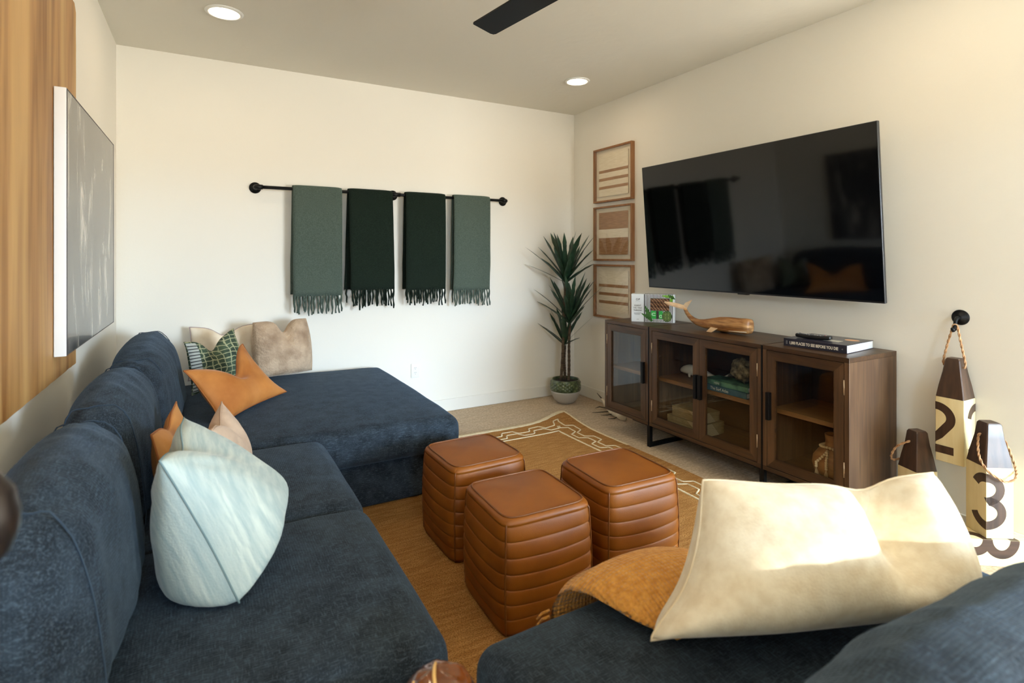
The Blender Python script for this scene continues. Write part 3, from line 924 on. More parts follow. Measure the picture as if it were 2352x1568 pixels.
for k in range(3):
    z = 0.385 + 0.016 * k
    B().tube([(0.787, 1.200 - 0.012 * max(0, k - 3), z), (0.770, 1.21 - 0.012 * max(0, k - 3), z - 0.008), (0.755, 1.214 - 0.012 * max(0, k - 3), z - 0.022)], [0.004, 0.0035, 0.0025], 5).make('fringe_strand', MUSTARD, t)

# ================================================================== ROD AND THROWS ON THE BACK WALL
RODY, RODZ = 4.335, 1.846
t = thing('blanket_rod', 'long black pipe rod on the back wall holding four throws', 'rod', (1.34, YB, RODZ))
B().tube([(0.315, RODY, RODZ), (2.375, RODY, RODZ)], 0.0125, 16).make('pipe', BLACK, t)
for x, kind in ((0.315, 'elbow'), (1.345, 'tee'), (2.375, 'elbow')):
    bb = B()
    R90 = Matrix.Translation((x, YB, RODZ)) @ Matrix.Rotation(radians(90), 4, 'X')
    bb.lathe([(0.040, 0.0008), (0.041, 0.004), (0.038, 0.008), (0.022, 0.010), (0.020, 0.022), (0.016, 0.024), (0.016, 0.05)], (0, 0, 0), 28).xf(R90)
    fl = bb.make('wall_flange', BLACK, t)
    for k in range(4):
        a = pi / 4 + k * pi / 2
        B().lathe([(0.0045, 0.0), (0.004, 0.003), (0, 0.0035)], (0, 0, 0), 8).xf(Matrix.Translation((x + 0.031 * cos(a), YB - 0.0075, RODZ + 0.031 * sin(a))) @ Matrix.Rotation(radians(90), 4, 'X')).make('screw', BLACK, fl)
    s_ = 1 if x < 1 else -1
    if kind == 'elbow':
        pts = [(x, YB - 0.04, RODZ), (x, RODY + 0.018, RODZ), (x + s_ * 0.004, RODY + 0.006, RODZ), (x + s_ * 0.012, RODY + 0.001, RODZ), (x + s_ * 0.045, RODY, RODZ)]
        B().tube(pts, [0.0165, 0.0185, 0.0185, 0.0185, 0.0175], 14).make('elbow_fitting', BLACK, t)
    else:
        B().tube([(x - 0.04, RODY, RODZ), (x + 0.04, RODY, RODZ)], 0.0175, 14).tube([(x, YB - 0.04, RODZ), (x, RODY, RODZ)], 0.0165, 14).make('tee_fitting', BLACK, t)

def hung_throw(x0, x1, zf, zb, ln, mat, label, seed, slip=0.0):
    """folded throw hanging over the rod: front panel to zf, back panel to zb"""
    t = thing('throw_blanket', label, 'blanket', ((x0 + x1) / 2, RODY, RODZ), 'fringed throws on the wall rod')
    rr = 0.0155
    prof = []
    nb = 22
    for k in range(nb + 1): prof.append((RODY + rr + 0.010, zb + (RODZ - zb) * k / nb, -1))
    for k in range(1, 10):
        a = pi * k / 10
        prof.append((RODY + (rr + 0.010 * 1) * cos(a), RODZ + (rr + 0.008) * sin(a), 0))
    for k in range(nb + 1): prof.append((RODY - rr - 0.012 - 0.006 * sin(pi * k / nb), RODZ - (RODZ - zf) * k / nb, 1))
    th = 0.0075
    m = len(prof)
    nu = 16
    def pos(i, u, side):
        y, z, s_ = prof[i]
        a = prof[max(i - 1, 0)]; c = prof[min(i + 1, m - 1)]
        d = Vector((c[0] - a[0], c[1] - a[1])).normalized()
        nn = Vector((d.y, -d.x))          # outward
        hang = (RODZ - z) / max(0.1, RODZ - zf)
        x = x0 + (x1 - x0) * u + slip * hang * (1 if s_ >= 0 else -0.6) + 0.006 * noise.noise(Vector((seed, z * 5, u * 2))) * hang
        if s_ < 0: x -= 0.012 * hang
        wob = 0.007 * noise.noise(Vector((u * 3 + seed, z * 2.0, s_ + seed))) * hang
        e = 1 - abs(2 * u - 1) ** 8
        tk = th * (0.35 + 0.65 * e)
        y2 = y + nn.x * tk * side + (-abs(wob) if s_ >= 0 else wob * 0.3)
        return Vector((x, y2, z + nn.y * tk * side))
    vs = []; fs = []
    for side in (1, -1):
        for i in range(m):
            for k in range(nu + 1): vs.append(pos(i, k / nu, side))
    N = m * (nu + 1)
    for i in range(m - 1):
        for k in range(nu):
            a = i * (nu + 1) + k
            fs.append((a, a + 1, a + nu + 2, a + nu + 1))
            fs.append(tuple(N + q for q in (a, a + nu + 1, a + nu + 2, a + 1)))
    for k in range(nu):
        fs.append((k, N + k, N + k + 1, k + 1)); q = (m - 1) * (nu + 1) + k
        fs.append((q, q + 1, N + q + 1, N + q))
    for i in range(m - 1):
        a = i * (nu + 1); fs.append((a, a + nu + 1, N + a + nu + 1, N + a))
        a += nu; fs.append((a, N + a, N + a + nu + 1, a + nu + 1))
    B().add(vs, fs).make('cloth', mat, t)
    rnd = random.Random(seed)
    ns = 17
    for k in range(ns):
        u = (k + 0.5) / ns
        p = (pos(m - 1, u, 1) + pos(m - 1, u, -1)) / 2
        l = ln * rnd.uniform(0.8, 1.06)
        dx = rnd.uniform(-.010, .010); pts = []; rad = []
        for j in range(7):
            q = j / 6
            pts.append(p + Vector((dx * q + 0.003 * sin(q * 9 + k * 2), 0.004 * sin(q * 7 + k) - 0.002, 0.012 - l * q)))
            rad.append((0.0092 if j else 0.007) * (1 - 0.35 * q) * (0.9 + 0.25 * sin(j * 2.1 + k)))
        B().tube(pts, rad, 7).make('fringe_strand', mat, t)
    for k in range(6):
        u = (k + 0.5) / 6 + rnd.uniform(-.05, .05)
        p = (pos(0, u, 1) + pos(0, u, -1)) / 2
        l = ln * rnd.uniform(0.7, 0.95)
        pts = [p + Vector((rnd.uniform(-.004, .004), 0.003 * sin(j), 0.01 - l * j / 5)) for j in range(6)]
        B().tube(pts, [0.007, 0.007, 0.0065, 0.006, 0.0055, 0.004], 6).make('fringe_strand', mat, t)
hung_throw(0.560, 0.915, 1.045, 1.06, 0.150, GREEN_L, 'sage green fringed throw nearest the sofa corner on the rod', 3)
hung_throw(0.966, 1.314, 1.080, 1.085, 0.160, GREEN_D, 'dark forest green fringed throw second from the sofa corner', 8, slip=0.016)
hung_throw(1.424, 1.772, 1.068, 1.075, 0.140, GREEN_D, 'dark forest green fringed throw third from the sofa corner', 14)
hung_throw(1.850, 2.196, 1.052, 1.060, 0.150, GREEN_L, 'sage green fringed throw nearest the potted plant on the rod', 19, slip=-0.006)

# ================================================================== LEFT WALL: WOOD PANEL AND WAVE PRINT
t = thing('wood_wall_panel', 'tall streaked honey-coloured wood panel on the left wall', 'wall panel', (XL, 2.0, 0.885))
def pfn(y0, y1):
    pass
py0, py1, pz0, pz1, px0, px1 = 0.95, 2.975, 0.885, 2.425, XL + 0.0006, XL + 0.026
ny = 60
prof_top = []; bb = B()
def edge_z(y, top): return (pz1 if top else pz0) + 0.004 * noise.noise(Vector((y * 14, 3.0 if top else 9.0, 0)))
def edge_y(z): return py1 + 0.005 * noise.noise(Vector((z * 11, 5.0, 1.0)))
outline = [(py0 + (py1 - py0) * k / ny, None) for k in range(ny)]
pts = [(y, edge_z(y, False)) for y, _ in outline] + [(edge_y(pz0 + (pz1 - 0.03 - pz0) * k / 40), pz0 + (pz1 - 0.03 - pz0) * k / 40) for k in range(41)] + [(py1 - 0.03, pz1)]
pts += [(y, edge_z(y, True)) for y, _ in reversed(outline)]
bb.prism([(px0, y, z) for y, z in pts], (px1 - px0, 0, 0))
bb.make('panel', PANEL, t, False)

# framed wave print: dark wave photograph under a glossy face
WAVE = bpy.data.materials.new('wave_print'); WAVE.use_nodes = True
nt = WAVE.node_tree; pb = nt.nodes['Principled BSDF']
pb.inputs['Roughness'].default_value = 0.22; pb.inputs['Coat Weight'].default_value = 0.25; pb.inputs['Coat Roughness'].default_value = 0.08
tcn = nt.nodes.new('ShaderNodeTexCoord'); mp = nt.nodes.new('ShaderNodeMapping')
mp.inputs['Scale'].default_value = (1, 5.0, 1.4); mp.inputs['Rotation'].default_value = (radians(12), 0, 0)
nt.links.new(tcn.outputs['Object'], mp.inputs['Vector'])
n1 = nt.nodes.new('ShaderNodeTexNoise'); n1.inputs['Scale'].default_value = 2.2; n1.inputs['Detail'].default_value = 7; n1.inputs['Distortion'].default_value = 0.7
nt.links.new(mp.outputs[0], n1.inputs['Vector'])
r1 = nt.nodes.new('ShaderNodeValToRGB')
r1.color_ramp.elements[0].position = 0.36; r1.color_ramp.elements[0].color = lin(38, 40, 44)
r1.color_ramp.elements[1].position = 0.72; r1.color_ramp.elements[1].color = lin(206, 200, 190)
e_ = r1.color_ramp.elements.new(0.55); e_.color = lin(84, 86, 88)
nt.links.new(n1.outputs['Fac'], r1.inputs[0]); nt.links.new(r1.outputs[0], pb.inputs['Base Color'])
wy0, wy1, wz0, wz1 = 2.565, 3.745, 0.975, 1.970
wx0, wx1 = -0.487, -0.450
t = thing('wave_print', 'white-edged glossy wave print hung on the left wall over the wood panel', 'picture', (wx0, (wy0 + wy1) / 2, wz0))
B().rb(wx0, wx1, wy0, wy1, wz0, wz1, r=0.003, seg=2).make('frame', WHITEF, t, True, angle=40)
o = B().box(wx1 + 0.0002, wx1 + 0.0012, wy0 + 0.006, wy1 - 0.006, wz0 + 0.006, wz1 - 0.006).make('print', WAVE, t, False)
bb = B()
for (a, c, d, e2) in ((wy0 + .003, wy1 - .003, wz1 - .006, wz1 - .003), (wy0 + .003, wy1 - .003, wz0 + .003, wz0 + .006), (wy0 + .003, wy0 + .006, wz0 + .006, wz1 - .006), (wy1 - .006, wy1 - .003, wz0 + .006, wz1 - .006)):
    bb.box(wx1 + 0.0002, wx1 + 0.0022, a, c, d, e2)
bb.make('dark_lip', M('dark_lip', lin(70, 62, 66), rough=0.5), t, False)
bb = B()
for (a, c, d, e2) in ((wy0 + .05, wy1 - .05, wz1 - .09, wz1 - .05), (wy0 + .05, wy1 - .05, wz0 + .05, wz0 + .09)):
    bb.box(XL + 0.0268 if c < py1 else wx0 - 0.0005, wx0 + 0.001, a, c, d, e2)
    bb.box(XL + 0.0005, wx0 + 0.001, 3.05, wy1 - .05, d, e2)
bb.make('hanging_batten', M('batten_wood', lin(120, 92, 60), rough=0.8), t, False)
B().tube([(wx0 - .004, wy0 - .001, 1.60), (wx0 - .006, wy0 - .010, 1.60), (wx0 - .006, wy0 - .010, 1.57), (wx0 - .004, wy0 - .001, 1.57)], 0.002, 6).make('hanging_ring', BRASS, t)

# ================================================================== THREE FRAMED WEAVINGS ON THE TV WALL
def art(z0, z1, bands_, base, label):
    y0, y1, x1, x0 = 3.535, 4.060, XR - 0.0005, XR - 0.038
    t = thing('framed_art', label, 'picture', (x1, (y0 + y1) / 2, z0), 'framed weavings on the tv wall')
    fw = 0.016
    bb = B()
    bb.rb(x0, x1, y0, y1, z1 - fw, z1, r=0.002, seg=1).rb(x0, x1, y0, y1, z0, z0 + fw, r=0.002, seg=1)
    bb.rb(x0, x1, y0, y0 + fw, z0 + fw, z1 - fw, r=0.002, seg=1).rb(x0, x1, y1 - fw, y1, z0 + fw, z1 - fw, r=0.002, seg=1)
    bb.make('frame', FRAMEW, t, False)
    B().box(x1 - 0.008, x1 - 0.004, y0 + fw, y1 - fw, z0 + fw, z1 - fw).make('mat_board', MATB, t, False)
    px = x1 - 0.018
    a0, a1, c0, c1 = y0 + 0.065, y1 - 0.065, z0 + 0.055, z1 - 0.055
    h_ = c1 - c0
    B().box(px, px + 0.006, a0, a1, c0, c1).make('woven_panel', base, t, False)
    for f0, f1, mt in bands_:
        B().box(px - 0.0014, px + 0.001, a0 - 0.0006, a1 + 0.0006, c0 + h_ * f0, c0 + h_ * f1).make('woven_stripe', mt, t, False)
    B().box(x0 + 0.004, x0 + 0.0058, y0 + fw - 0.001, y1 - fw + 0.001, z0 + fw - 0.001, z1 - fw + 0.001).make('glass_pane', GLASSF, t, False)
art(1.834, 2.326, [(0.17, 0.235, WEAVE_B), (0.365, 0.43, WEAVE_B), (0.555, 0.62, WEAVE_B)], WEAVE_C, 'top framed weaving: cream with three brown stripes')
art(1.304, 1.796, [(0.0, 0.395, WEAVE_B), (0.60, 1.0, WEAVE_B)], WEAVE_C, 'middle framed weaving: brown blocks with one cream band')
art(0.788, 1.270, [(0.20, 0.27, WEAVE_B), (0.40, 0.47, WEAVE_B), (0.60, 0.67, WEAVE_B)], WEAVE_C, 'bottom framed weaving: striped, reflecting the plant, just above the console')

# ================================================================== TELEVISION
tv_mat_c = Vector((2.965, 2.330, 1.5645))
th_ = math.atan2(0.075, 0.92)
TW, TH = 1.690, 0.924
right = Vector((0, -1, 0)); upv = Vector((-sin(th_), 0, cos(th_))); nrm = right.cross(upv)
TM = Matrix.Translation(tv_mat_c) @ Matrix((right, upv, nrm)).transposed().to_4x4()
# local axes: x right (towards camera side), y up, z out of the screen
t = thing('television', 'large black flat-screen television tilted forward on the wall', 'television', mat=TM)
B().rb(-TW / 2, TW / 2, -TH / 2, TH / 2, -0.022, -0.0005, r=0.003, seg=2).make('casing', SILVER, t, True, angle=40)
B().box(-TW / 2 + 0.004, TW / 2 - 0.004, -TH / 2 + 0.010, TH / 2 - 0.004, 0.0, 0.0012).make('screen', SCREEN, t, False)
bb = B().box(-TW / 2 + 0.004, TW / 2 - 0.004, -TH / 2 + 0.0012, -TH / 2 + 0.010, 0.0, 0.0016)
bb.make('lower_bezel', M('bezel_dark', lin(38, 38, 42), rough=0.35, metal=0.5), t, False)
B().rb(-0.035, 0.045, -TH / 2 - 0.006, -TH / 2 + 0.003, -0.016, 0.002, r=0.002, seg=1).make('sensor_tab', BLACKP, t)
B().rb(-0.45, 0.45, -0.30, 0.20, -0.058, -0.0225, r=0.012, seg=2).make('rear_housing', BLACKP, t)
bb = B()
for sx in (-0.2, 0.2): bb.box(sx - 0.02, sx + 0.02, -0.22, 0.22, -0.085, -0.0585)
bb.box(-0.35, 0.35, -0.08, 0.08, -0.15, -0.086)
bb.xf(Matrix.Identity(4))
bb.make('wall_mount', BLACK, t, False)

# ================================================================== MEDIA CONSOLE
CX0, CX1, CZ0, CZ1 = 2.728, 3.166, 0.150, 0.848
con = thing('media_console', 'dark walnut media console with glass doors under the television', 'console', ((CX0 + CX1) / 2, 2.44, 0))
UN = [(2.893, 3.372), (1.993, 2.883), (1.510, 1.983)]
tk = 0.024
def unit(y0, y1):
    B().rb(CX0, CX1, y0, y1, CZ1 - tk, CZ1, r=0.0015, seg=1).make('top_panel', WOOD, con, False)
    B().rb(CX0, CX1, y0, y1, CZ0, CZ0 + tk, r=0.0015, seg=1).make('bottom_panel', WOOD, con, False)
    B().rb(CX0, CX1, y0, y0 + tk, CZ0 + tk, CZ1 - tk, r=0.0012, seg=1).make('side_panel', WOODV, con, False)
    B().rb(CX0, CX1, y1 - tk, y1, CZ0 + tk, CZ1 - tk, r=0.0012, seg=1).make('side_panel', WOODV, con, False)
    B().box(CX1 - 0.012, CX1 - 0.004, y0 + tk, y1 - tk, CZ0 + tk, CZ1 - tk).make('back_panel', WOOD_IN, con, False)
    zs = 0.497
    B().rb(CX0 + 0.055, CX1 - 0.013, y0 + tk, y1 - tk, zs - 0.026, zs, r=0.0012, seg=1).make('shelf', SHELF, con, False)
for y0, y1 in UN: unit(y0, y1)
def door(y0, y1, hinge_hi, label=None):
    """inset glass door between y0 and y1; hinge_hi: hinges on the far (larger y) side"""
    z0, z1 = CZ0 + tk + 0.003, CZ1 - tk - 0.003
    x0, x1 = CX0 + 0.0012, CX0 + 0.021
    fr = 0.047
    # mitred stiles and rails; the lower rail carries the others
    def mitre(pts): return B().prism([(x0, y, z) for y, z in pts], (x1 - x0, 0, 0))
    d = bpy.data.objects.new('door', None); COL.objects.link(d); d.parent = con
    mitre([(y0, z0), (y1, z0), (y1 - fr, z0 + fr), (y0 + fr, z0 + fr)][::-1]).make('rail', WOOD, d, False)
    mitre([(y1, z1), (y0, z1), (y0 + fr, z1 - fr), (y1 - fr, z1 - fr)][::-1]).make('rail', WOOD, d, False)
    mitre([(y0, z1), (y0, z0), (y0 + fr, z0 + fr), (y0 + fr, z1 - fr)][::-1]).make('stile', WOODV, d, False)
    mitre([(y1, z0), (y1, z1), (y1 - fr, z1 - fr), (y1 - fr, z0 + fr)][::-1]).make('stile', WOODV, d, False)
    B().box(x0 + 0.009, x0 + 0.013, y0 + fr - 0.004, y1 - fr + 0.004, z0 + fr - 0.004, z1 - fr + 0.004).make('glass_pane', GLASS, d, False)
    bb = B()
    for (a, c, e1, e2) in ((y0 + fr, y1 - fr, z0 + fr, z0 + fr + 0.004), (y0 + fr, y1 - fr, z1 - fr - 0.004, z1 - fr), (y0 + fr, y0 + fr + 0.004, z0 + fr, z1 - fr), (y1 - fr - 0.004, y1 - fr, z0 + fr, z1 - fr)):
        bb.box(x0 + 0.002, x0 + 0.0085, a, c, e1, e2)
    bb.make('glazing_bead', WOOD, d, False)
    yh = (y0 + fr * 0.34) if hinge_hi else (y1 - fr * 0.34)
    zc = 0.515
    bb = B()
    bb.rb(x0 - 0.024, x0 - 0.0002, yh - 0.011, yh + 0.011, zc - 0.076, zc + 0.076, r=0.0015, seg=1)
    bb.make('door_handle', BLACK, d, False)
    yg = y1 + 0.0018 if hinge_hi else y0 - 0.0018
    for zc2 in (z0 + 0.12, z1 - 0.12):
        B().tube([(x0 - 0.0012, yg, zc2 - 0.037), (x0 - 0.0012, yg, zc2 + 0.037)], 0.0032, 8).make('hinge', BRASS, d)
y0, y1 = UN[0]; door(y0 + tk + 0.003, y1 - tk - 0.003, True)
y0, y1 = UN[1]; ym = (y0 + y1) / 2
door(ym + 0.0015, y1 - tk - 0.003, True); door(y0 + tk + 0.003, ym - 0.0015, False)
y0, y1 = UN[2]; door(y0 + tk + 0.003, y1 - tk - 0.003, False)
for yc in (2.888, 1.988):
    bb = B()
    bb.box(CX0 - 0.002, CX0 + 0.040, yc - 0.0048, yc + 0.0048, CZ0, CZ1 - 0.002)
    bb.box(CX0 - 0.001, CX0 + 0.024, yc - 0.014, yc + 0.014, 0.0, CZ0 - 0.0005)
    bb.box(CX1 - 0.06, CX1 - 0.035, yc - 0.014, yc + 0.014, 0.0, CZ0 - 0.0005)
    bb.box(CX0 + 0.024, CX1 - 0.06, yc - 0.014, yc + 0.014, 0.0, 0.024)
    bb.make('leg_frame', BLACK, con, False)
bb = B()
bb.box(CX0 + 0.13, CX0 + 0.155, 1.66, 3.20, 0.088, CZ0 - 0.0005)
bb.box(CX0 + 0.32, CX0 + 0.345, 1.66, 3.20, 0.088, CZ0 - 0.0005)
bb.make('under_rail', BLACK, con, False)

# ---- things inside the console
SZ = 0.4975
FWX = 3.01
t = thing('whale_figurine', 'small white ceramic whale on the console shelf, beside the stacked books', 'figurine', (3.085, 2.68, SZ))
def loft(sections, n=18):
    """sections: (center, half_width, half_height, side vector, up vector)"""
    vs = []; fs = []
    for c, hw, hh, sv, uv in sections:
        for k in range(n):
            a = 2 * pi * k / n
            ca, sa = cos(a), sin(a)
            e = 0.8
            vs.append(Vector(c) + Vector(sv) * hw * math.copysign(abs(ca) ** e, ca) + Vector(uv) * hh * math.copysign(abs(sa) ** e, sa))
    m = len(sections)
    for i in range(m - 1):
        for k in range(n):
            fs.append((i * n + k, i * n + (k + 1) % n, (i + 1) * n + (k + 1) % n, (i + 1) * n + k))
    fs.append(tuple(reversed(range(n)))); fs.append(tuple((m - 1) * n + k for k in range(n)))
    return B().add(vs, fs)
secs = []
FWY = 0.03
sp = [(2.826, 0.024, 0.005, 0.006), (2.815, 0.027, 0.014, 0.016), (2.79, 0.034, 0.026, 0.026), (2.75, 0.040, 0.034, 0.035), (2.69, 0.040, 0.035, 0.037), (2.62, 0.034, 0.028, 0.030), (2.56, 0.026, 0.018, 0.020), (2.51, 0.022, 0.012, 0.013), (2.465, 0.030, 0.009, 0.009), (2.43, 0.050, 0.007, 0.007), (2.405, 0.070, 0.004, 0.004)]
for y, z, hw, hh in sp: secs.append(((FWX, y + FWY, SZ + z), hw, hh, (1, 0, 0), (0, 0, 1)))
loft(secs).make('body', CERAM, t)
for sx in (-1, 1):
    bb = B().prism([(FWX + sx * 0.028, 2.735 + FWY, SZ + 0.018), (FWX + sx * 0.028, 2.705 + FWY, SZ + 0.018), (FWX + sx * 0.062, 2.68 + FWY, SZ + 0.002), (FWX + sx * 0.058, 2.70 + FWY, SZ + 0.002)][::sx], (0, 0, 0.006))
    bb.make('flipper', CERAM, t, False)
    bb = B().prism([(FWX, 2.43 + FWY, SZ + 0.048), (FWX, 2.40 + FWY, SZ + 0.072), (FWX + sx * 0.05, 2.375 + FWY, SZ + 0.070), (FWX + sx * 0.035, 2.41 + FWY, SZ + 0.052)][::sx], (0.0, 0.002, 0.005))
    bb.make('fluke', CERAM, t, False)

def book(label, x0, x1, y0, y1, z0, z1, cover, name='hardcover_book', group=None):
    """lying book, spine on the x0 side (towards the room)"""
    t = thing(name, label, 'book', ((x0 + x1) / 2, (y0 + y1) / 2, z0), group)
    c = 0.003
    bb = B().rb(x0, x1, y0, y1, z0, z0 + c, r=0.001, seg=1).rb(x0, x1, y0, y1, z1 - c, z1, r=0.001, seg=1).rb(x0, x0 + c, y0, y1, z0, z1, r=0.001, seg=1)
    bb.make('cover', cover, t, False)
    B().box(x0 + c, x1 - 0.004, y0 + 0.003, y1 - 0.003, z0 + c, z1 - c).make('pages', PAPER, t, False)
    return t
def spine_text(t, body, size, x, y, z, mat, bold=0.0, width=None, name='title'):
    return text_geo(body, size, lambda u, v: (x - 0.0004, y - u, z + v), bold=bold, width=width).make(name, mat, t, False)
t = book('teal hardcover with pale lettering, lower of two books on the console shelf', 2.79, 2.955, 2.135, 2.485, SZ, SZ + 0.034, TEALB, group='books on the console shelf')
spine_text(t, 'The Surf Atlas', 0.026, 2.79, 2.40, SZ + 0.009, INKW, width=0.135)
B().box(2.7894, 2.7899, 2.440, 2.476, SZ + 0.016, SZ + 0.0195).make('publisher_mark', INKW, t, False)
t = book('sea green patterned book lying on the teal book under the rough burl', 2.805, 2.95, 2.135, 2.47, SZ + 0.0345, SZ + 0.066, MINTB, group='books on the console shelf')
spine_text(t, 'HERE', 0.018, 2.805, 2.385, SZ + 0.043, INKW)
# rough burl sculpture
t = thing('burl_sculpture', 'rough dark burl with pale flecks standing on the green book', 'sculpture', (2.880, 2.235, SZ + 0.0665))
import bmesh
bm = bmesh.new()
bmesh.ops.create_icosphere(bm, subdivisions=4, radius=1.0)
for v in bm.verts:
    n0 = v.co.copy()
    r = 1 + 0.28 * noise.noise(n0 * 2.2) + 0.16 * noise.noise(n0 * 5.0) + 0.08 * noise.noise(n0 * 11)
    dent = 0.45 * exp(-((n0 - Vector((-0.75, -0.55, -0.1))).length / 0.5) ** 2)
    v.co = Vector((n0.x * 0.052, n0.y * 0.065, n0.z * 0.072)) * (r - dent)
zmin = min(v.co.z for v in bm.verts)
bb = B().add([v.co + Vector((2.880, 2.235, SZ + 0.0668 - zmin)) for v in bm.verts], [tuple(q.index for q in f.verts) for f in bm.faces])
bm.free()
bb.make('burl', STONE, t)
# two inlaid boxes
def inlaid_box(label, x0, x1, y0, y1, z0, z1):
    t = thing('decorative_box', label, 'box', ((x0 + x1) / 2, (y0 + y1) / 2, z0), 'inlaid boxes inside the console')
    zl = z0 + (z1 - z0) * 0.62
    B().rb(x0, x1, y0, y1, z0, zl - 0.001, r=0.0015, seg=1).make('box_body', BOXT, t, False)
    B().rb(x0 - 0.001, x1 + 0.001, y0 - 0.001, y1 + 0.001, zl, z1, r=0.0015, seg=1).make('lid', BOXT, t, False)
    # slanting striped inlay on the long side and on the near end
    bb = B()
    n = 16
    for k in range(n):
        f0, f1 = k / n, (k + 0.55) / n
        za, zb = z0 + (z1 - z0) * f0, z0 + (z1 - z0) * f1
        if (za < zl - 0.001 < zb): continue
        ya = y0 + (y1 - y0) * (0.05 + 0.40 * f0)
        bb.box(x0 - 0.0022, x0 - 0.001, y0 + 0.006, ya, za, zb)
        xa = x0 + (x1 - x0) * (0.75 - 0.35 * f0)
        bb.box(x0 + 0.006, xa, y0 - 0.0022, y0 - 0.001, za, zb)
    bb.make('striped_inlay', BOXT2, t, False)
IZ = CZ0 + tk + 0.0006
inlaid_box('larger inlaid box with striped corner, lower of the stacked pair in the console', 2.79, 2.99, 2.46, 2.77, IZ, IZ + 0.080)
inlaid_box('smaller inlaid box stacked on the larger one in the console', 2.80, 2.97, 2.48, 2.735, IZ + 0.081, IZ + 0.146)
# wooden vase with bead garland
VX, VY = 2.905, 1.684
t = thing('wooden_vase', 'round turned wooden vase on the floor of the end cabinet', 'vase', (VX, VY, IZ))
B().lathe([(0.045, IZ), (0.070, IZ + 0.006), (0.094, IZ + 0.030), (0.105, IZ + 0.070), (0.100, IZ + 0.105), (0.078, IZ + 0.138), (0.050, IZ + 0.156), (0.043, IZ + 0.166), (0.042, IZ + 0.195), (0.046, IZ + 0.226), (0.040, IZ + 0.226), (0.036, IZ + 0.19), (0.036, IZ + 0.17), (0.0, IZ + 0.16)], (VX, VY, 0), 40).make('vase_body', VASEW, t)
g = thing('bead_garland', 'wooden bead garland with two tassels around the vase neck', 'garland', (VX, VY, IZ + 0.15))
bead = B(); n_ = 10
for i in range(7):
    th2 = pi * i / 6
    for k in range(n_): bead.v.append((0.0072 * sin(th2) * cos(2 * pi * k / n_), 0.0072 * sin(th2) * sin(2 * pi * k / n_), 0.0072 * cos(th2)))
bead.f = [(i * n_ + k, (i + 1) * n_ + k, (i + 1) * n_ + (k + 1) % n_, i * n_ + (k + 1) % n_) for i in range(6) for k in range(n_)]
first = None
def put_bead(p):
    global first
    if first is None:
        first = bead.make('bead', BEAD, g); o = first
    else:
        o = first.copy(); COL.objects.link(o); o.parent = g
    o.location = Vector(p) - Vector((VX, VY, IZ + 0.15)) + ROOTLOC[g.name]
    return o
first = None
bead_me = None
b0 = bpy.data.meshes.new('bead'); b0.from_pydata(bead.v, [], bead.f); b0.materials.append(BEAD)
b0.polygons.foreach_set('use_smooth', [True] * len(b0.polygons))
def put_bead(p):
    o = bpy.data.objects.new('bead', b0); COL.objects.link(o); o.parent = g
    o.location = Vector(p) - Vector((VX, VY, IZ + 0.15))
NR = 0.066
ring0 = radians(205)
for k in range(29):
    a = ring0 + 2 * pi * k / 29
    put_bead((VX + NR * cos(a), VY + NR * sin(a), IZ + 0.162 + 0.006 * cos(a * 2)))
dirs = [(radians(166), 0.0), (radians(192), 0.0)]
ends = []
for an0, _ in dirs:
    for k in range(9):
        z = IZ + 0.156 - 0.0105 * k
        hgt = (z - IZ)
        rad_ = 0.084 + 0.034 * sstep(0.155, 0.09, hgt)
        a = radians(188) + (an0 - radians(188)) * min(1, k / 6)
        p = (VX + (rad_ + 0.001) * cos(a), VY + (rad_ + 0.001) * sin(a), z)
        put_bead(p)
    ends.append(p)
for p in ends:
    bb = B()
    for k in range(16):
        a = 2 * pi * k / 16; r_ = 0.004 + 0.018 * random.random()
        bb.tube([(p[0], p[1], p[2] - 0.004), (p[0] + r_ * 0.4 * cos(a), p[1] + r_ * 0.5 * sin(a), p[2] - 0.03), (p[0] + r_ * 0.8 * cos(a), p[1] + r_ * sin(a), max(IZ + 0.001, p[2] - 0.07))], 0.0012, 4)
    bb.make('tassel', TASSEL, g, True)

# ---- things on top of the console
# board game box, turned towards the room
bw_, bh_, bd_ = 0.318, 0.210, 0.075
p0 = Vector((2.828, 3.180, CZ1 + 0.0006)); p1 = Vector((3.036, 2.940, CZ1 + 0.0006))
dx = (p1 - p0).normalized(); dn = Vector((dx.y, -dx.x, 0))      # outward = towards the camera
dn = Vector((-0.757, -0.653, 0)); dn = (dn - dx * dn.dot(dx)).normalized()
GM = Matrix.Translation(p0) @ Matrix((dx, Vector((0, 0, 1)), dn)).transposed().to_4x4()
t = thing('game_box', 'white and striped tic tac throw game box with a rope picture', 'box', mat=GM)
B().rb(0, bw_, 0, bh_, -bd_, 0, r=0.0015, seg=1).make('carton', BOXW, t, False)
e = 0.0006
bb = B(); x = 0.098
while x < bw_ - 0.012:
    bb.box(x, x + 0.0048, 0.002, bh_ - 0.001, 0.0, e)
    x += 0.0105
bb.box(0.0935, 0.0965, 0.0, bh_, 0, e)
bb.make('printed_stripes', INKB, t, False)
bb = B(); x = 0.098
while x < bw_ - 0.012:
    bb.box(x, x + 0.0048, bh_, bh_ + 0.0004, -bd_ + 0.002, -0.001); x += 0.0105
bb.make('printed_top_stripes', INKB, t, False)
rp = B().box(0.142, 0.278, 0.088, 0.180, e, e + 0.0006).make('rope_picture', ROPEPD, t, False)
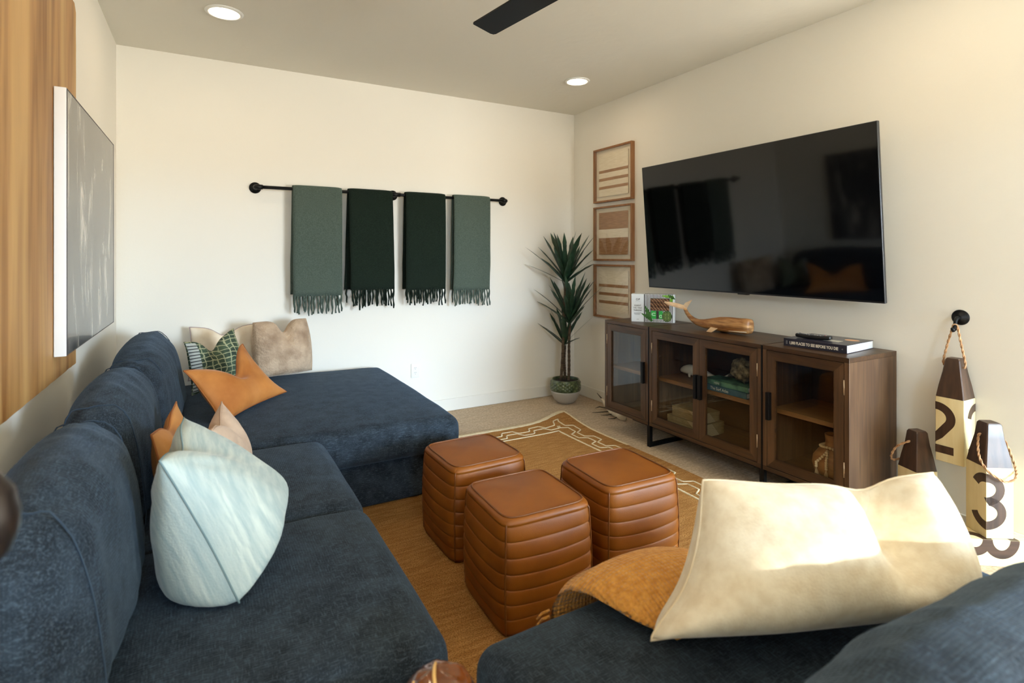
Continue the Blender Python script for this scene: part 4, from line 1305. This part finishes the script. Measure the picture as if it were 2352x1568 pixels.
for row in range(3):
    for k in range(6):
        cx_, cy_ = 0.155 + k * 0.0225, 0.101 + row * 0.0305
        pts = []
        for j in range(9):
            q = j / 8 - 0.5
            pts.append((max(0.143, min(0.277, cx_ - q * 0.030)), cy_ + q * 0.029, e + 0.0012 + 0.0022 * cos(q * pi)))
        B().tube(pts, [0.002 + 0.0058 * cos((j / 8 - 0.5) * pi * 0.98) for j in range(9)], 6).make('rope_strand', ROPEP, rp)
for gx0, gx1, mt in ((0.146, 0.184, GRN1), (0.184, 0.203, M('print_dark_brown', lin(48, 36, 30), rough=0.5)), (0.203, 0.232, GRN1)):
    B().box(gx0, gx1, 0.026, 0.086, e, e + 0.0008).make('printed_panel', mt, t, False)
text_geo('U', 0.036, lambda u, v: (0.153 + v * 1.0, 0.072 - u * 0.95, 0.0018), bold=0.0016).make('printed_mark', M('mark_pale', lin(190, 230, 190), rough=0.5), t, False)
text_geo('O', 0.030, lambda u, v: (0.205 + u, 0.036 + v, 0.0018), bold=0.0014).make('printed_mark', M('mark_pale', lin(190, 230, 190)), t, False)
disc = [(0.262 + 0.036 * cos(2 * pi * k / 28), 0.047 + 0.041 * sin(2 * pi * k / 28), e) for k in range(28)]
md = B().prism(disc, (0, 0, 0.0016)).make('printed_medallion', GRN4, t, False)
bb = B()
for k in (-1, 1):
    bb.box(0.262 - 0.028, 0.262 + 0.028, 0.047 + k * 0.012 - 0.0009, 0.047 + k * 0.012 + 0.0009, 0.0020, 0.0026)
    bb.box(0.262 + k * 0.011 - 0.0009, 0.262 + k * 0.011 + 0.0009, 0.047 - 0.032, 0.047 + 0.032, 0.0020, 0.0026)
for a in (-1, 0, 1):
    for c in (-1, 0, 1):
        bb.box(0.262 + a * 0.021 - 0.002, 0.262 + a * 0.021 + 0.002, 0.047 + c * 0.023 - 0.002, 0.047 + c * 0.023 + 0.002, 0.0020, 0.0026)
bb.make('medallion_grid', M('mark_lime', lin(170, 190, 100), rough=0.5), md, False)
def frond(x0, y0, ang, ln, wd, mt, nleaf=5):
    d = Vector((cos(ang), sin(ang))); s2 = Vector((-d.y, d.x))
    pts = []
    for k in range(nleaf * 2 + 1):
        q = k / (nleaf * 2)
        wv = wd * sin(pi * min(0.98, q * 0.9 + 0.08)) * (1.0 if k % 2 else 0.62)
        pts.append((d * ln * q + s2 * wv))
    pts2 = [(d * ln * (1 - k / (nleaf * 2)) - s2 * wd * sin(pi * min(0.98, (1 - k / (nleaf * 2)) * 0.9 + 0.08)) * (1.0 if k % 2 else 0.62)) for k in range(nleaf * 2 + 1)]
    P = [(x0 + p.x, y0 + p.y, e + 0.0008) for p in pts + pts2]
    B().prism(P, (0, 0, 0.0008)).make('printed_leaf', mt, t, False)
frond(0.150, 0.006, radians(112), 0.125, 0.020, GRN2); frond(0.160, 0.012, radians(148), 0.10, 0.014, GRN2)
frond(0.228, 0.200, radians(-8), 0.075, 0.011, GRN3); frond(0.305, 0.204, radians(-108), 0.075, 0.013, GRN3); frond(0.27, 0.206, radians(-30), 0.06, 0.014, GRN2)
text_geo('OP', 0.022, lambda u, v: (0.034 + u, 0.162 + v, e), spacing=1.1, bold=0.0003).make('printed_name', INKB, t, False)
for i, s_ in enumerate(('GIANT', 'TIC TAC', 'THROW')):
    text_geo(s_, 0.0155, lambda u, v: (0.0475 + u, 0.118 - i * 0.0185 + v, e), align='CENTER', spacing=1.1, bold=0.0002).make('printed_title', INKB, t, False)
bb = B()
for k in range(3): bb.box(0.020 + 0.004 * (k == 2), 0.075 - 0.006 * k, 0.066 - 0.0062 * k, 0.0682 - 0.0062 * k, 0, e)
bb.box(0.040, 0.056, 0.018, 0.020, 0, e).box(0.030, 0.065, 0.1535, 0.1545, 0, e)
bb.make('printed_small_lines', INKG, t, False)

# carved whale
WZ = CZ1 + 0.0006
t = thing('wooden_whale', 'carved wooden whale with raised tail on the console top', 'sculpture', (2.94, 2.45, WZ))
pathw = [  # y, z centre, half width, half height, x
    (2.232, 0.060, 0.022, 0.034, 2.960), (2.238, 0.058, 0.036, 0.046, 2.960), (2.265, 0.056, 0.042, 0.050, 2.958), (2.32, 0.054, 0.048, 0.049, 2.954), (2.39, 0.054, 0.050, 0.050, 2.948),
    (2.45, 0.052, 0.047, 0.047, 2.942), (2.51, 0.047, 0.039, 0.038, 2.936), (2.57, 0.043, 0.030, 0.029, 2.930), (2.62, 0.046, 0.022, 0.022, 2.926), (2.66, 0.060, 0.016, 0.017, 2.923),
    (2.69, 0.080, 0.013, 0.014, 2.920), (2.712, 0.102, 0.012, 0.012, 2.918), (2.724, 0.124, 0.013, 0.010, 2.916), (2.732, 0.138, 0.012, 0.007, 2.915)]
secs = []
for i, (y, z, hw, hh, x) in enumerate(pathw):
    a = pathw[max(i - 1, 0)]; c = pathw[min(i + 1, len(pathw) - 1)]
    d = Vector((0, c[0] - a[0], c[1] - a[1])).normalized()
    upw = Vector((0, -d.z, d.y)) if i > 7 else Vector((0, 0, 1))
    secs.append(((x, y, WZ + z), hw, hh, (1, 0, 0), upw))
wb_ = loft(secs, 24)
wb_.v = [(v[0], v[1], max(v[2], WZ + 0.0002)) for v in wb_.v]
wb_.make('body', WHALEW, t)
for sx, tipy, tipz in ((-1, 2.80, 0.165), (1, 2.765, 0.172)):
    cx_ = 2.915
    pts = [(cx_, 2.722, WZ + 0.128), (cx_ + sx * 0.03, 2.738, WZ + 0.130), (cx_ + sx * 0.085, 2.775, WZ + 0.150), (cx_ + sx * 0.118, tipy + 0.01, WZ + tipz + 0.006), (cx_ + sx * 0.085, tipy - 0.005, WZ + tipz + 0.004), (cx_ + sx * 0.035, 2.765, WZ + 0.158), (cx_, 2.748, WZ + 0.146)]
    bb = B().prism(pts if sx < 0 else pts[::-1], Vector((0, -0.006, 0.009)))
    bb.make('fluke', WHALEP, t, True, angle=50)
for sx in (-1, 1):
    cx_ = 2.945 + sx * 0.045
    bb = B().prism([(cx_, 2.435, WZ + 0.030), (cx_, 2.49, WZ + 0.032), (cx_ + sx * 0.028, 2.505, WZ + 0.001), (cx_ + sx * 0.030, 2.462, WZ + 0.001)][::sx], Vector((-sx * 0.009, 0, 0)))
    bb.make('flipper', WHALEP, t, False)
mouth = [(2.916 - 0.004 * 0, 2.40, WZ + 0.022), (2.915, 2.34, WZ + 0.020), (2.918, 2.28, WZ + 0.022), (2.932, 2.245, WZ + 0.024), (2.958, 2.236, WZ + 0.024)]
B().tube([(p[0] - 0.002, p[1], p[2]) for p in mouth], 0.0032, 6).make('mouth_line', M('mouth_pale', lin(214, 196, 170), rough=0.6), t)

# travel book and remote
bx0, bx1, by0, by1, bz0, bz1 = 0.0, 0.305, 0.0, 0.328, 0.0, 0.043
BM = Matrix.Translation((2.806, 1.908, CZ1 + 0.0006)) @ Matrix.Rotation(radians(5.5), 4, 'Z')
t = thing('travel_book', 'thick navy travel book lying on the console, remote on top', 'book', mat=BM)
c = 0.003
bb = B().rb(0, bx1, -by1, 0, 0, c, r=0.001, seg=1).rb(0, bx1, -by1, 0, bz1 - c, bz1, r=0.001, seg=1).rb(0, c, -by1, 0, c, bz1 - c, r=0.0008, seg=1)
bb.make('cover', NAVY, t, False)
B().box(c, bx1 - 0.004, -by1 + 0.003, -0.003, c, bz1 - c).make('pages', PAPER, t, False)
text_geo('1,000 PLACES TO SEE BEFORE YOU DIE', 0.019, lambda u, v: (-0.0004, -0.034 - u, 0.0135 + v * 1.12), bold=0.0007, width=0.252).make('title', INKW, t, False)
bb = B()
for k in range(4): bb.box(-0.0005, -0.0001, -0.022, -0.013, 0.012 + k * 0.005, 0.0152 + k * 0.005)
bb.make('publisher_mark', INKG, t, False)
B().prism([(-0.0003, -0.300, 0.021), (-0.0003, -0.309, 0.026), (-0.0003, -0.309, 0.016)], (-0.0002, 0, 0)).make('publisher_mark', INKG, t, False)
B().prism([(0.21 + 0.028 * cos(2 * pi * k / 20), -0.262 + 0.036 * sin(2 * pi * k / 20), bz1) for k in range(20)], (0, 0, 0.0005)).make('cover_badge', M('badge_peach', lin(226, 170, 126), rough=0.5), t, False)
bb = B()
for k in range(3): bb.box(0.085 + 0.02 * k, 0.095 + 0.02 * k, -0.25, -0.17, bz1, bz1 + 0.0004)
bb.make('cover_lettering', INKW, t, False)
RM = BM @ Matrix.Translation((0.085, -0.105, bz1 + 0.0008)) @ Matrix.Rotation(radians(6), 4, 'Z')
t = thing('remote_control', 'slim black remote control lying on the navy travel book', 'remote', mat=RM)
def rdisp(p, q):
    p.z += 0.004 * q.y * q.y
    return p
B().rb(-0.022, 0.022, -0.105, 0.075, 0.0, 0.021, r=0.009, seg=4, n=(2, 10, 1), disp=rdisp).make('remote_body', BLACKP, t)
for r_ in range(8):
    for k in range(3):
        cx_, cy_ = -0.012 + 0.012 * k, 0.060 - 0.019 * r_
        q = (cy_ + 0.015) / 0.09
        mt = M('button_red', lin(190, 50, 40), rough=0.5) if (r_ == 7 and k == 1) else (M('button_grey', lin(92, 90, 92), rough=0.5) if (r_ + k) % 3 else M('button_white', lin(180, 176, 172), rough=0.5))
        B().rb(cx_ - 0.0036, cx_ + 0.0036, cy_ - 0.0034, cy_ + 0.0034, 0.0205 + 0.004 * q * q, 0.0228 + 0.004 * q * q, r=0.001, seg=1).make('button', mt, t, False)

# ================================================================== POTTED YUCCA
PX, PY = 2.885, 4.135
t = thing('potted_yucca', 'tall potted yucca with dark spiky leaves in the back corner', 'plant', (PX, PY, 0))
B().lathe([(0.055, 0.001), (0.075, 0.004), (0.100, 0.030), (0.120, 0.065), (0.131, 0.100), (0.134, 0.115), (0.0, 0.116)], (PX, PY, 0), 48).make('pot', POTW, t)
def diam(an, i):
    v = i / 16.0
    if i == 0 or i > 14: return 0.0
    a = (an / (2 * pi) * 20); z = v * 3.2
    d1 = abs(((a + z) % 1.0) - 0.5); d2 = abs(((a - z) % 1.0) - 0.5)
    return 0.0075 * min(1.0, 2.6 * min(0.5 - d1, 0.5 - d2) + 0.1)
prof = []
for i in range(17):
    q = i / 16
    prof.append((0.133 + 0.004 * sin(pi * q) - 0.004 * q, 0.116 + 0.098 * q))
prof += [(0.127, 0.219), (0.121, 0.219), (0.118, 0.205), (0.117, 0.160), (0.0, 0.160)]
B().lathe(prof, (PX, PY, 0), 240, rf=diam).make('glazed_rim', POTG, t)
B().lathe([(0.0, 0.162), (0.116, 0.162), (0.116, 0.196), (0.06, 0.203), (0.0, 0.206)], (PX, PY, 0), 36, rf=lambda a, i: 0.0).make('soil', SOIL, t)
# view-independent frame: spread of the canes
heads = [((-0.036, 0.020), (0.000, -0.005), 1.075, 28, 0.50, 0.0), ((0.028, -0.006), (0.036, -0.02), 0.700, 26, 0.47, 0.6), ((0.010, 0.030), (0.012, 0.028), 0.500, 13, 0.40, 1.1)]
def leaf_mesh(ln, wd, curl):
    bb = B(); n = 9
    for i in range(n + 1):
        q = i / n
        wv = wd * (0.40 + 0.60 * sin(pi * min(1, q * 1.15 + 0.12))) if q < 0.72 else wd * (1 - ((q - 0.72) / 0.28) ** 1.3) * 0.93
        wv = max(wv, 0.0006)
        zc = curl * ln * q * q
        for s_, dz in ((-1, 0.010), (0, 0.0), (1, 0.010)):
            bb.v.append((ln * q, s_ * wv / 2, zc + dz * (wv / wd) * 0.7))
    for i in range(n):
        for k in range(2):
            a = i * 3 + k
            bb.f.append((a, a + 1, a + 4, a + 3))
    nn = len(bb.v)
    bb.v += [(x, y, z - 0.0016) for x, y, z in bb.v]
    bb.f += [tuple(reversed([q + nn for q in f])) for f in bb.f]
    for i in range(n):
        for k in (0, 2):
            a = i * 3 + k
            f = (a, a + 3, a + 3 + nn, a + nn)
            bb.f.append(f if k == 0 else f[::-1])
    return bb
leaf_data = []
for k in range(4):
    bb = leaf_mesh(1.0, 0.118 + 0.012 * k, -0.10 - 0.05 * k)
    me = bpy.data.meshes.new('leaf'); me.from_pydata(bb.v, [], bb.f); me.materials.append(LEAF)
    me.polygons.foreach_set('use_smooth', [True] * len(me.polygons))
    leaf_data.append(me)
rl = random.Random(5)
for (x0, y0), (x1, y1), zt, nl, ll, ph in heads:
    pts = []; rad = []
    for j in range(26):
        q = j / 25
        pts.append((PX + x0 + (x1 - x0) * q + 0.004 * sin(q * 6 + ph), PY + y0 + (y1 - y0) * q, 0.195 + (zt - 0.175) * q))
        rad.append(0.0128 * (1 - 0.2 * q) + 0.0022 * (j % 2))
    B().tube(pts, rad, 10).make('cane', CANE, t)
    for k in range(nl):
        q = k / nl
        az = ph * 2 + k * 2.39996
        el = radians(22 + 62 * (q ** 0.8) + rl.uniform(-5, 5))
        L_ = ll * (0.78 + 0.22 * rl.random()) * (1.0 if q > 0.25 else 0.85)
        hx, hy, hz = PX + x1, PY + y1, zt + 0.02 + 0.05 * q
        # keep the tips off the two walls
        for _ in range(30):
            tip = Vector((hx + L_ * cos(el) * cos(az), hy + L_ * cos(el) * sin(az), 0))
            if tip.x < XR - 0.085 and tip.y < YB - 0.03: break
            el += radians(3.0)
            if el > radians(84): el = radians(84); L_ *= 0.95
        o = bpy.data.objects.new('leaf', leaf_data[k % 4]); COL.objects.link(o); o.parent = t
        mtx = Matrix.Rotation(az, 4, 'Z') @ Matrix.Rotation(-el, 4, 'Y') @ Matrix.Diagonal((L_, L_ * 0.92, L_ * 0.55, 1))
        o.matrix_local = Matrix.Translation((hx - PX, hy - PY, hz)) @ mtx

# pale driftwood with dark twigs, half under the console
t = thing('driftwood', 'pale driftwood branch with dark twigs on the carpet, poking from under the console', 'driftwood', (3.0, 3.55, 0))
main = [(2.975, 3.415, 0.022), (2.975, 3.46, 0.030), (2.985, 3.52, 0.034), (2.995, 3.60, 0.032), (3.02, 3.67, 0.034), (3.035, 3.74, 0.050), (3.05, 3.79, 0.075), (3.052, 3.82, 0.085)]
B().tube(main, [0.016, 0.030, 0.032, 0.027, 0.024, 0.018, 0.012, 0.006], 9).make('branch', DRIFT, t)
for p, q_, r_ in (((2.985, 3.50, 0.026), (2.93, 3.50, 0.010), (2.89, 3.53, 0.006)), ((2.99, 3.57, 0.026), (2.94, 3.60, 0.012), (2.90, 3.64, 0.007)), ((3.01, 3.64, 0.026), (2.95, 3.68, 0.016), (2.88, 3.73, 0.008)), ((3.045, 3.77, 0.06), (3.07, 3.85, 0.085), (3.08, 3.92, 0.11)), ((3.02, 3.70, 0.034), (3.0, 3.78, 0.03), (2.99, 3.83, 0.008))):
    B().tube([p, q_, r_], [0.006, 0.005, 0.002], 6).make('twig', TWIG, t)

# ================================================================== WOODEN BUOYS
def strokes(ch):
    """centre lines of a numeral, x in [-.5,.5] (width), y in [0,1]"""
    def arc(cx, cy, rx, ry, a0, a1, n=26):
        return [(cx + rx * cos(radians(a0 + (a1 - a0) * k / n)), cy + ry * sin(radians(a0 + (a1 - a0) * k / n))) for k in range(n + 1)]
    if ch == '2':
        return [arc(0, 0.70, 0.40, 0.235, 170, -38) + [(0.1, 0.36), (-0.40, 0.075)], [(-0.47, 0.075), (0.47, 0.075)]]
    if ch == '3':
        return [arc(0, 0.72, 0.38, 0.215, 160, -90) + arc(0, 0.29, 0.42, 0.225, 90, -165)[1:], ]
    if ch == '5':
        return [[(0.40, 0.925), (-0.30, 0.925), (-0.38, 0.50)] + arc(0, 0.32, 0.40, 0.25, 140, -150)]
    return [arc(0, 0.725, 0.34, 0.20, -90, 270, 40), arc(0, 0.29, 0.40, 0.225, 90, 450, 40)]
def clip(poly, sgn):
    out = []
    for i in range(len(poly)):
        a, c_ = poly[i], poly[(i + 1) % len(poly)]
        ia, ic = a[0] * sgn >= 0, c_[0] * sgn >= 0
        if ia: out.append(a)
        if ia != ic:
            q = a[0] / (a[0] - c_[0])
            out.append((0.0, a[1] + (c_[1] - a[1]) * q))
    return out
def rope(pts, r, n=7):
    """two twisted strands"""
    bb = B()
    L_ = len(pts)
    fine = []
    for i in range((L_ - 1) * 14 + 1):
        x = i / 14; k = min(int(x), L_ - 2); q = x - k
        a = [Vector(pts[max(0, min(L_ - 1, k + d))]) for d in (-1, 0, 1, 2)]
        fine.append(0.5 * ((2 * a[1]) + (-a[0] + a[2]) * q + (2 * a[0] - 5 * a[1] + 4 * a[2] - a[3]) * q * q + (-a[0] + 3 * a[1] - 3 * a[2] + a[3]) * q ** 3))
    length = sum((fine[i + 1] - fine[i]).length for i in range(len(fine) - 1))
    s_ = 0; st = [[], []]
    for i, p in enumerate(fine):
        d = (fine[min(i + 1, len(fine) - 1)] - fine[max(i - 1, 0)]).normalized()
        u = d.cross(Vector((0.31, 0.52, 0.79))).normalized(); w_ = d.cross(u)
        ph = s_ / (r * 5.0) * pi
        for k in range(2):
            st[k].append(p + (u * cos(ph + k * pi) + w_ * sin(ph + k * pi)) * r * 0.5)
        if i < len(fine) - 1: s_ += (fine[i + 1] - fine[i]).length
    for k in range(2): bb.tube(st[k], r * 0.62, n)
    return bb
def buoy(label, mtx, ch, corners, size=0.115, length=0.492, taper=0.185, top=0.056, rope_pts=None, mirror=False):
    t = thing('wooden_buoy', label, 'buoy', group='painted wooden buoys', mat=mtx)
    s = size / 2; tp = top / 2; zb = length - taper
    B().rb(-s, s, -s, s, 0, zb, r=0.003, seg=2).make('painted_body', BUOY_C, t, True, angle=35)
    vs = []
    lv = [(0.0, s - 0.0002), (0.012, s - 0.0006)]
    prof2 = [(zb - 0.0, s), (zb + taper * 0.30, s * 0.86), (zb + taper * 0.65, s * 0.66), (zb + taper * 0.955, tp + 0.002), (zb + taper, tp - 0.003)]
    for z, k in prof2:
        ch_ = 0.004
        for sx, sy in ((1, 1), (-1, 1), (-1, -1), (1, -1)):
            o1 = (sx * k, sy * (k - ch_)); o2 = (sx * (k - ch_), sy * k)
            pr2 = (o1, o2) if sx * sy > 0 else (o2, o1)
            for q in pr2: vs.append((q[0], q[1], z))
    n = 8; fs = []
    for i in range(len(prof2) - 1):
        for k in range(n): fs.append((i * n + k, i * n + (k + 1) % n, (i + 1) * n + (k + 1) % n, (i + 1) * n + k))
    fs.append(tuple(reversed(range(n)))); fs.append(tuple((len(prof2) - 1) * n + k for k in range(n)))
    B().add(vs, fs).make('tapered_top', BUOY_B, t, True, angle=25)
    hgt, wid, sw = 0.238, 0.156, 0.0185
    z0 = 0.040
    for ci in corners:
        th2 = radians(45 + 90 * ci)
        cpos = Vector((math.copysign(s, cos(th2)), math.copysign(s, sin(th2)), 0))
        nxt = Vector((math.copysign(s, cos(th2 + pi / 2)), math.copysign(s, sin(th2 + pi / 2)), 0)); prv = Vector((math.copysign(s, cos(th2 - pi / 2)), math.copysign(s, sin(th2 - pi / 2)), 0))
        dN, dP = (nxt - cpos).normalized(), (prv - cpos).normalized()
        nN = Vector((dN.y, -dN.x, 0)); nN = nN if nN.dot(cpos) > 0 else -nN
        nP = Vector((dP.y, -dP.x, 0)); nP = nP if nP.dot(cpos) > 0 else -nP
        bb = B()
        for li, line in enumerate(strokes(ch)):
            P = [Vector((x * wid, y * hgt)) for x, y in line]
            closed = (P[0] - P[-1]).length < 1e-6
            L_ = []; R_ = []
            for i in range(len(P)):
                if closed: d = P[(i + 1) % (len(P) - 1)] - P[(i - 1) % (len(P) - 1)]
                else: d = P[min(i + 1, len(P) - 1)] - P[max(i - 1, 0)]
                d.normalize(); nn = Vector((-d.y, d.x))
                L_.append(P[i] + nn * sw); R_.append(P[i] - nn * sw)
            for i in range(len(P) - 1):
                quad = [tuple(L_[i]), tuple(L_[i + 1]), tuple(R_[i + 1]), tuple(R_[i])]
                for sgn in (1, -1):
                    pl = clip(quad, sgn)
                    if len(pl) < 3: continue
                    d_, n2 = (dN, nN) if sgn > 0 else (dP, nP)
                    lift = 0.0006 + 0.00012 * li
                    bb.poly([cpos + d_ * abs(u) + n2 * lift + Vector((0, 0, z0 + v)) for u, v in pl])
        bb.make('numeral', BUOY_B, t, False)
    if rope_pts: rope(rope_pts, 0.0052).make('rope_loop', ROPE, t)
    return t
def yawm(x, y, z, a): return Matrix.Translation((x, y, z)) @ Matrix.Rotation(a, 4, 'Z')
# hanging 2
HZ = 0.368
zt = 0.492
buoy('cream and brown buoy numbered 2 hanging by its rope from the black wall hook', yawm(3.119, 1.2345, HZ, 0), '2', (1, 3), size=0.114,
     rope_pts=[(-0.008, 0.036, 0.452), (-0.010, 0.044, 0.470), (-0.006, 0.030, 0.55), (0.0, 0.016, 0.615), (0.0, 0.006, 0.648), (0.004, -0.006, 0.648), (0.0, -0.014, 0.615), (-0.006, -0.028, 0.55), (-0.010, -0.044, 0.470), (-0.008, -0.036, 0.450)])
hk = thing('wall_hook', 'black iron wall hook holding the hanging buoy', 'hook', (XR, 1.237, 1.045))
RY = Matrix.Translation((XR, 1.237, 1.05)) @ Matrix.Rotation(radians(-90), 4, 'Y')
B().lathe([(0.036, 0.0006), (0.037, 0.004), (0.032, 0.007), (0.026, 0.009), (0.023, 0.013), (0.016, 0.015), (0.013, 0.022), (0.0, 0.023)], (0, 0, 0), 32).xf(RY).make('rose', BLACK, hk)
B().tube([(XR - 0.02, 1.237, 1.05), (XR - 0.04, 1.237, 1.048), (XR - 0.055, 1.237, 1.035), (XR - 0.060, 1.237, 1.012), (XR - 0.066, 1.237, 0.996), (XR - 0.078, 1.237, 0.992), (XR - 0.088, 1.237, 1.002)], [0.010, 0.009, 0.008, 0.008, 0.009, 0.009, 0.007], 12).make('hook_arm', BLACK, hk)
# lying 8: axis towards the camera side, tip to the far side of the loveseat
ax = Vector((-0.81, 0.588, 0)).normalized()          # base -> tip
nrm8 = Vector((-0.588, -0.81, 0)).normalized()       # side facing the camera
L8 = 0.115
gl_c = Vector((2.965, 1.050, 0))                     # near top edge under the numeral centre
base8 = gl_c - ax * (0.040 + 0.1175) - nrm8 * (L8 / 2)
# local x -> up, local y -> towards camera side, local z -> ax
xu = Vector((0, 0, 1)); yv = ax.cross(xu)
M8 = Matrix.Translation(base8 + Vector((0, 0, L8 / 2 + 0.0008))) @ Matrix((xu, yv, ax)).transposed().to_4x4()
top_cam = 0 if yv.dot(nrm8) > 0 else 3
buoy('cream and brown buoy numbered 8 lying on the carpet below buoy 3', M8, '8', (top_cam, (top_cam + 2) % 4), size=L8,
     rope_pts=[(0.0, 0.036 * (1 if top_cam == 0 else -1), 0.43), (0.060, 0.05 * (1 if top_cam == 0 else -1), 0.40), (0.066, 0.02, 0.345), (0.066, -0.02, 0.36), (0.05, -0.055, 0.41), (0.0, -0.040, 0.43)])
# standing 3 on the 8
b3 = math.atan2(-0.54, 0.84)
buoy('cream and brown buoy numbered 3 standing on top of the lying buoy', yawm(3.043, 1.078, L8 + 0.0018, b3), '3', (2, 0), size=0.115, top=0.060,
     rope_pts=[(-0.036, 0.0, 0.438), (-0.050, -0.004, 0.425), (-0.066, -0.030, 0.350), (-0.060, -0.066, 0.300), (-0.02, -0.078, 0.268), (0.01, -0.080, 0.256), (0.05, -0.078, 0.275), (0.070, -0.045, 0.32), (0.062, -0.012, 0.40), (0.036, 0.0, 0.436)])
buoy('cream and brown buoy numbered 5 standing on the carpet beside the console', yawm(3.043, 1.360, 0.0008, math.atan2(-0.363, 0.931)), '5', (2, 0), size=0.112, top=0.058,
     rope_pts=[(-0.034, 0.004, 0.438), (-0.046, 0.012, 0.432), (-0.072, 0.044, 0.400), (-0.078, 0.070, 0.345), (-0.05, 0.080, 0.32), (0.02, 0.078, 0.34), (0.052, 0.04, 0.40), (0.034, 0.0, 0.438)])

# ================================================================== NEAR CORNER: SIDE TABLE, STONE, LAMP
SX, SY = 0.20, 0.80
t = thing('side_table', 'small round dark wood side table in the near sofa corner', 'table', (SX, SY, 0))
B().lathe([(0.0, 0.470), (0.265, 0.470), (0.272, 0.478), (0.272, 0.490), (0.265, 0.4975), (0.0, 0.498)], (SX, SY, 0), 48).make('table_top', TABLEW, t, True, angle=40)
B().lathe([(0.035, 0.02), (0.030, 0.06), (0.030, 0.47)], (SX, SY, 0), 24).make('stem', TABLEW, t)
B().lathe([(0.17, 0.001), (0.17, 0.012), (0.04, 0.028), (0.0, 0.028)], (SX, SY, 0), 36).make('foot', TABLEW, t)
GX, GY, GZ = 0.335, 0.845, 0.4985
t = thing('polished_stone', 'polished brown stone with cream veins at the bottom edge', 'ornament', (GX, GY, GZ))
def stone_r(th2, ph):
    d = Vector((sin(ph) * cos(th2), sin(ph) * sin(th2), cos(ph)))
    k = 1 + 0.10 * noise.noise(d * 1.6 + Vector((3, 1, 2))) + 0.05 * noise.noise(d * 3.5)
    return Vector((d.x * 0.066, d.y * 0.062, d.z * 0.085)) * k
bb = B(); n_, m_ = 40, 24
vs = [stone_r(2 * pi * k / n_, pi * i / m_) for i in range(m_ + 1) for k in range(n_)]
zm = min(v.z for v in vs)
C0 = Vector((GX, GY, GZ - zm + 0.0003))
bb.add([v + C0 for v in vs], [(i * n_ + k, (i + 1) * n_ + k, (i + 1) * n_ + (k + 1) % n_, i * n_ + (k + 1) % n_) for i in range(m_) for k in range(n_)])
bb.make('stone', AGATE, t)
for pts_, r_ in (([(250, 70), (252, 55), (245, 40), (238, 26), (215, 12), (120, 8), (80, 22)], 0.0034), ([(195, 72), (190, 60), (182, 50), (170, 42), (160, 36)], 0.0026), ([(300, 60), (298, 50), (302, 42)], 0.0020)):
    fine = []
    for i in range(len(pts_) - 1):
        p_, q_ = [Vector(stone_r(radians(a), radians(c_))) for a, c_ in (pts_[i], pts_[i + 1])]
        for k in range(4):
            m_v = p_.lerp(q_, k / 4)
            th2 = atan2(m_v.y / 0.062, m_v.x / 0.066); ph = math.acos(max(-1, min(1, (m_v.z / 0.085) / sqrt((m_v.x / 0.066) ** 2 + (m_v.y / 0.062) ** 2 + (m_v.z / 0.085) ** 2))))
            fine.append(stone_r(th2, ph) * 0.99 + C0)
    B().tube(fine, r_, 6).make('vein', VEIN, t)
LX, LY = -0.180, 0.661
t = thing('floor_lamp', 'dark floor lamp, its rounded head out of focus beside the near back cushion', 'lamp', (LX, LY, 0))
B().lathe([(0.10, 0.001), (0.10, 0.010), (0.03, 0.022), (0.0, 0.022)], (LX, LY, 0), 36).make('lamp_base', BRONZE, t)
B().lathe([(0.009, 0.02), (0.009, 1.09)], (LX, LY, 0), 14).make('pole', BRONZE, t)
B().lathe([(0.0, 1.066), (0.014, 1.068), (0.024, 1.078), (0.030, 1.096), (0.031, 1.112), (0.027, 1.132), (0.017, 1.148), (0.0, 1.154)], (LX, LY, 0), 32).make('lamp_head', BRONZE, t)
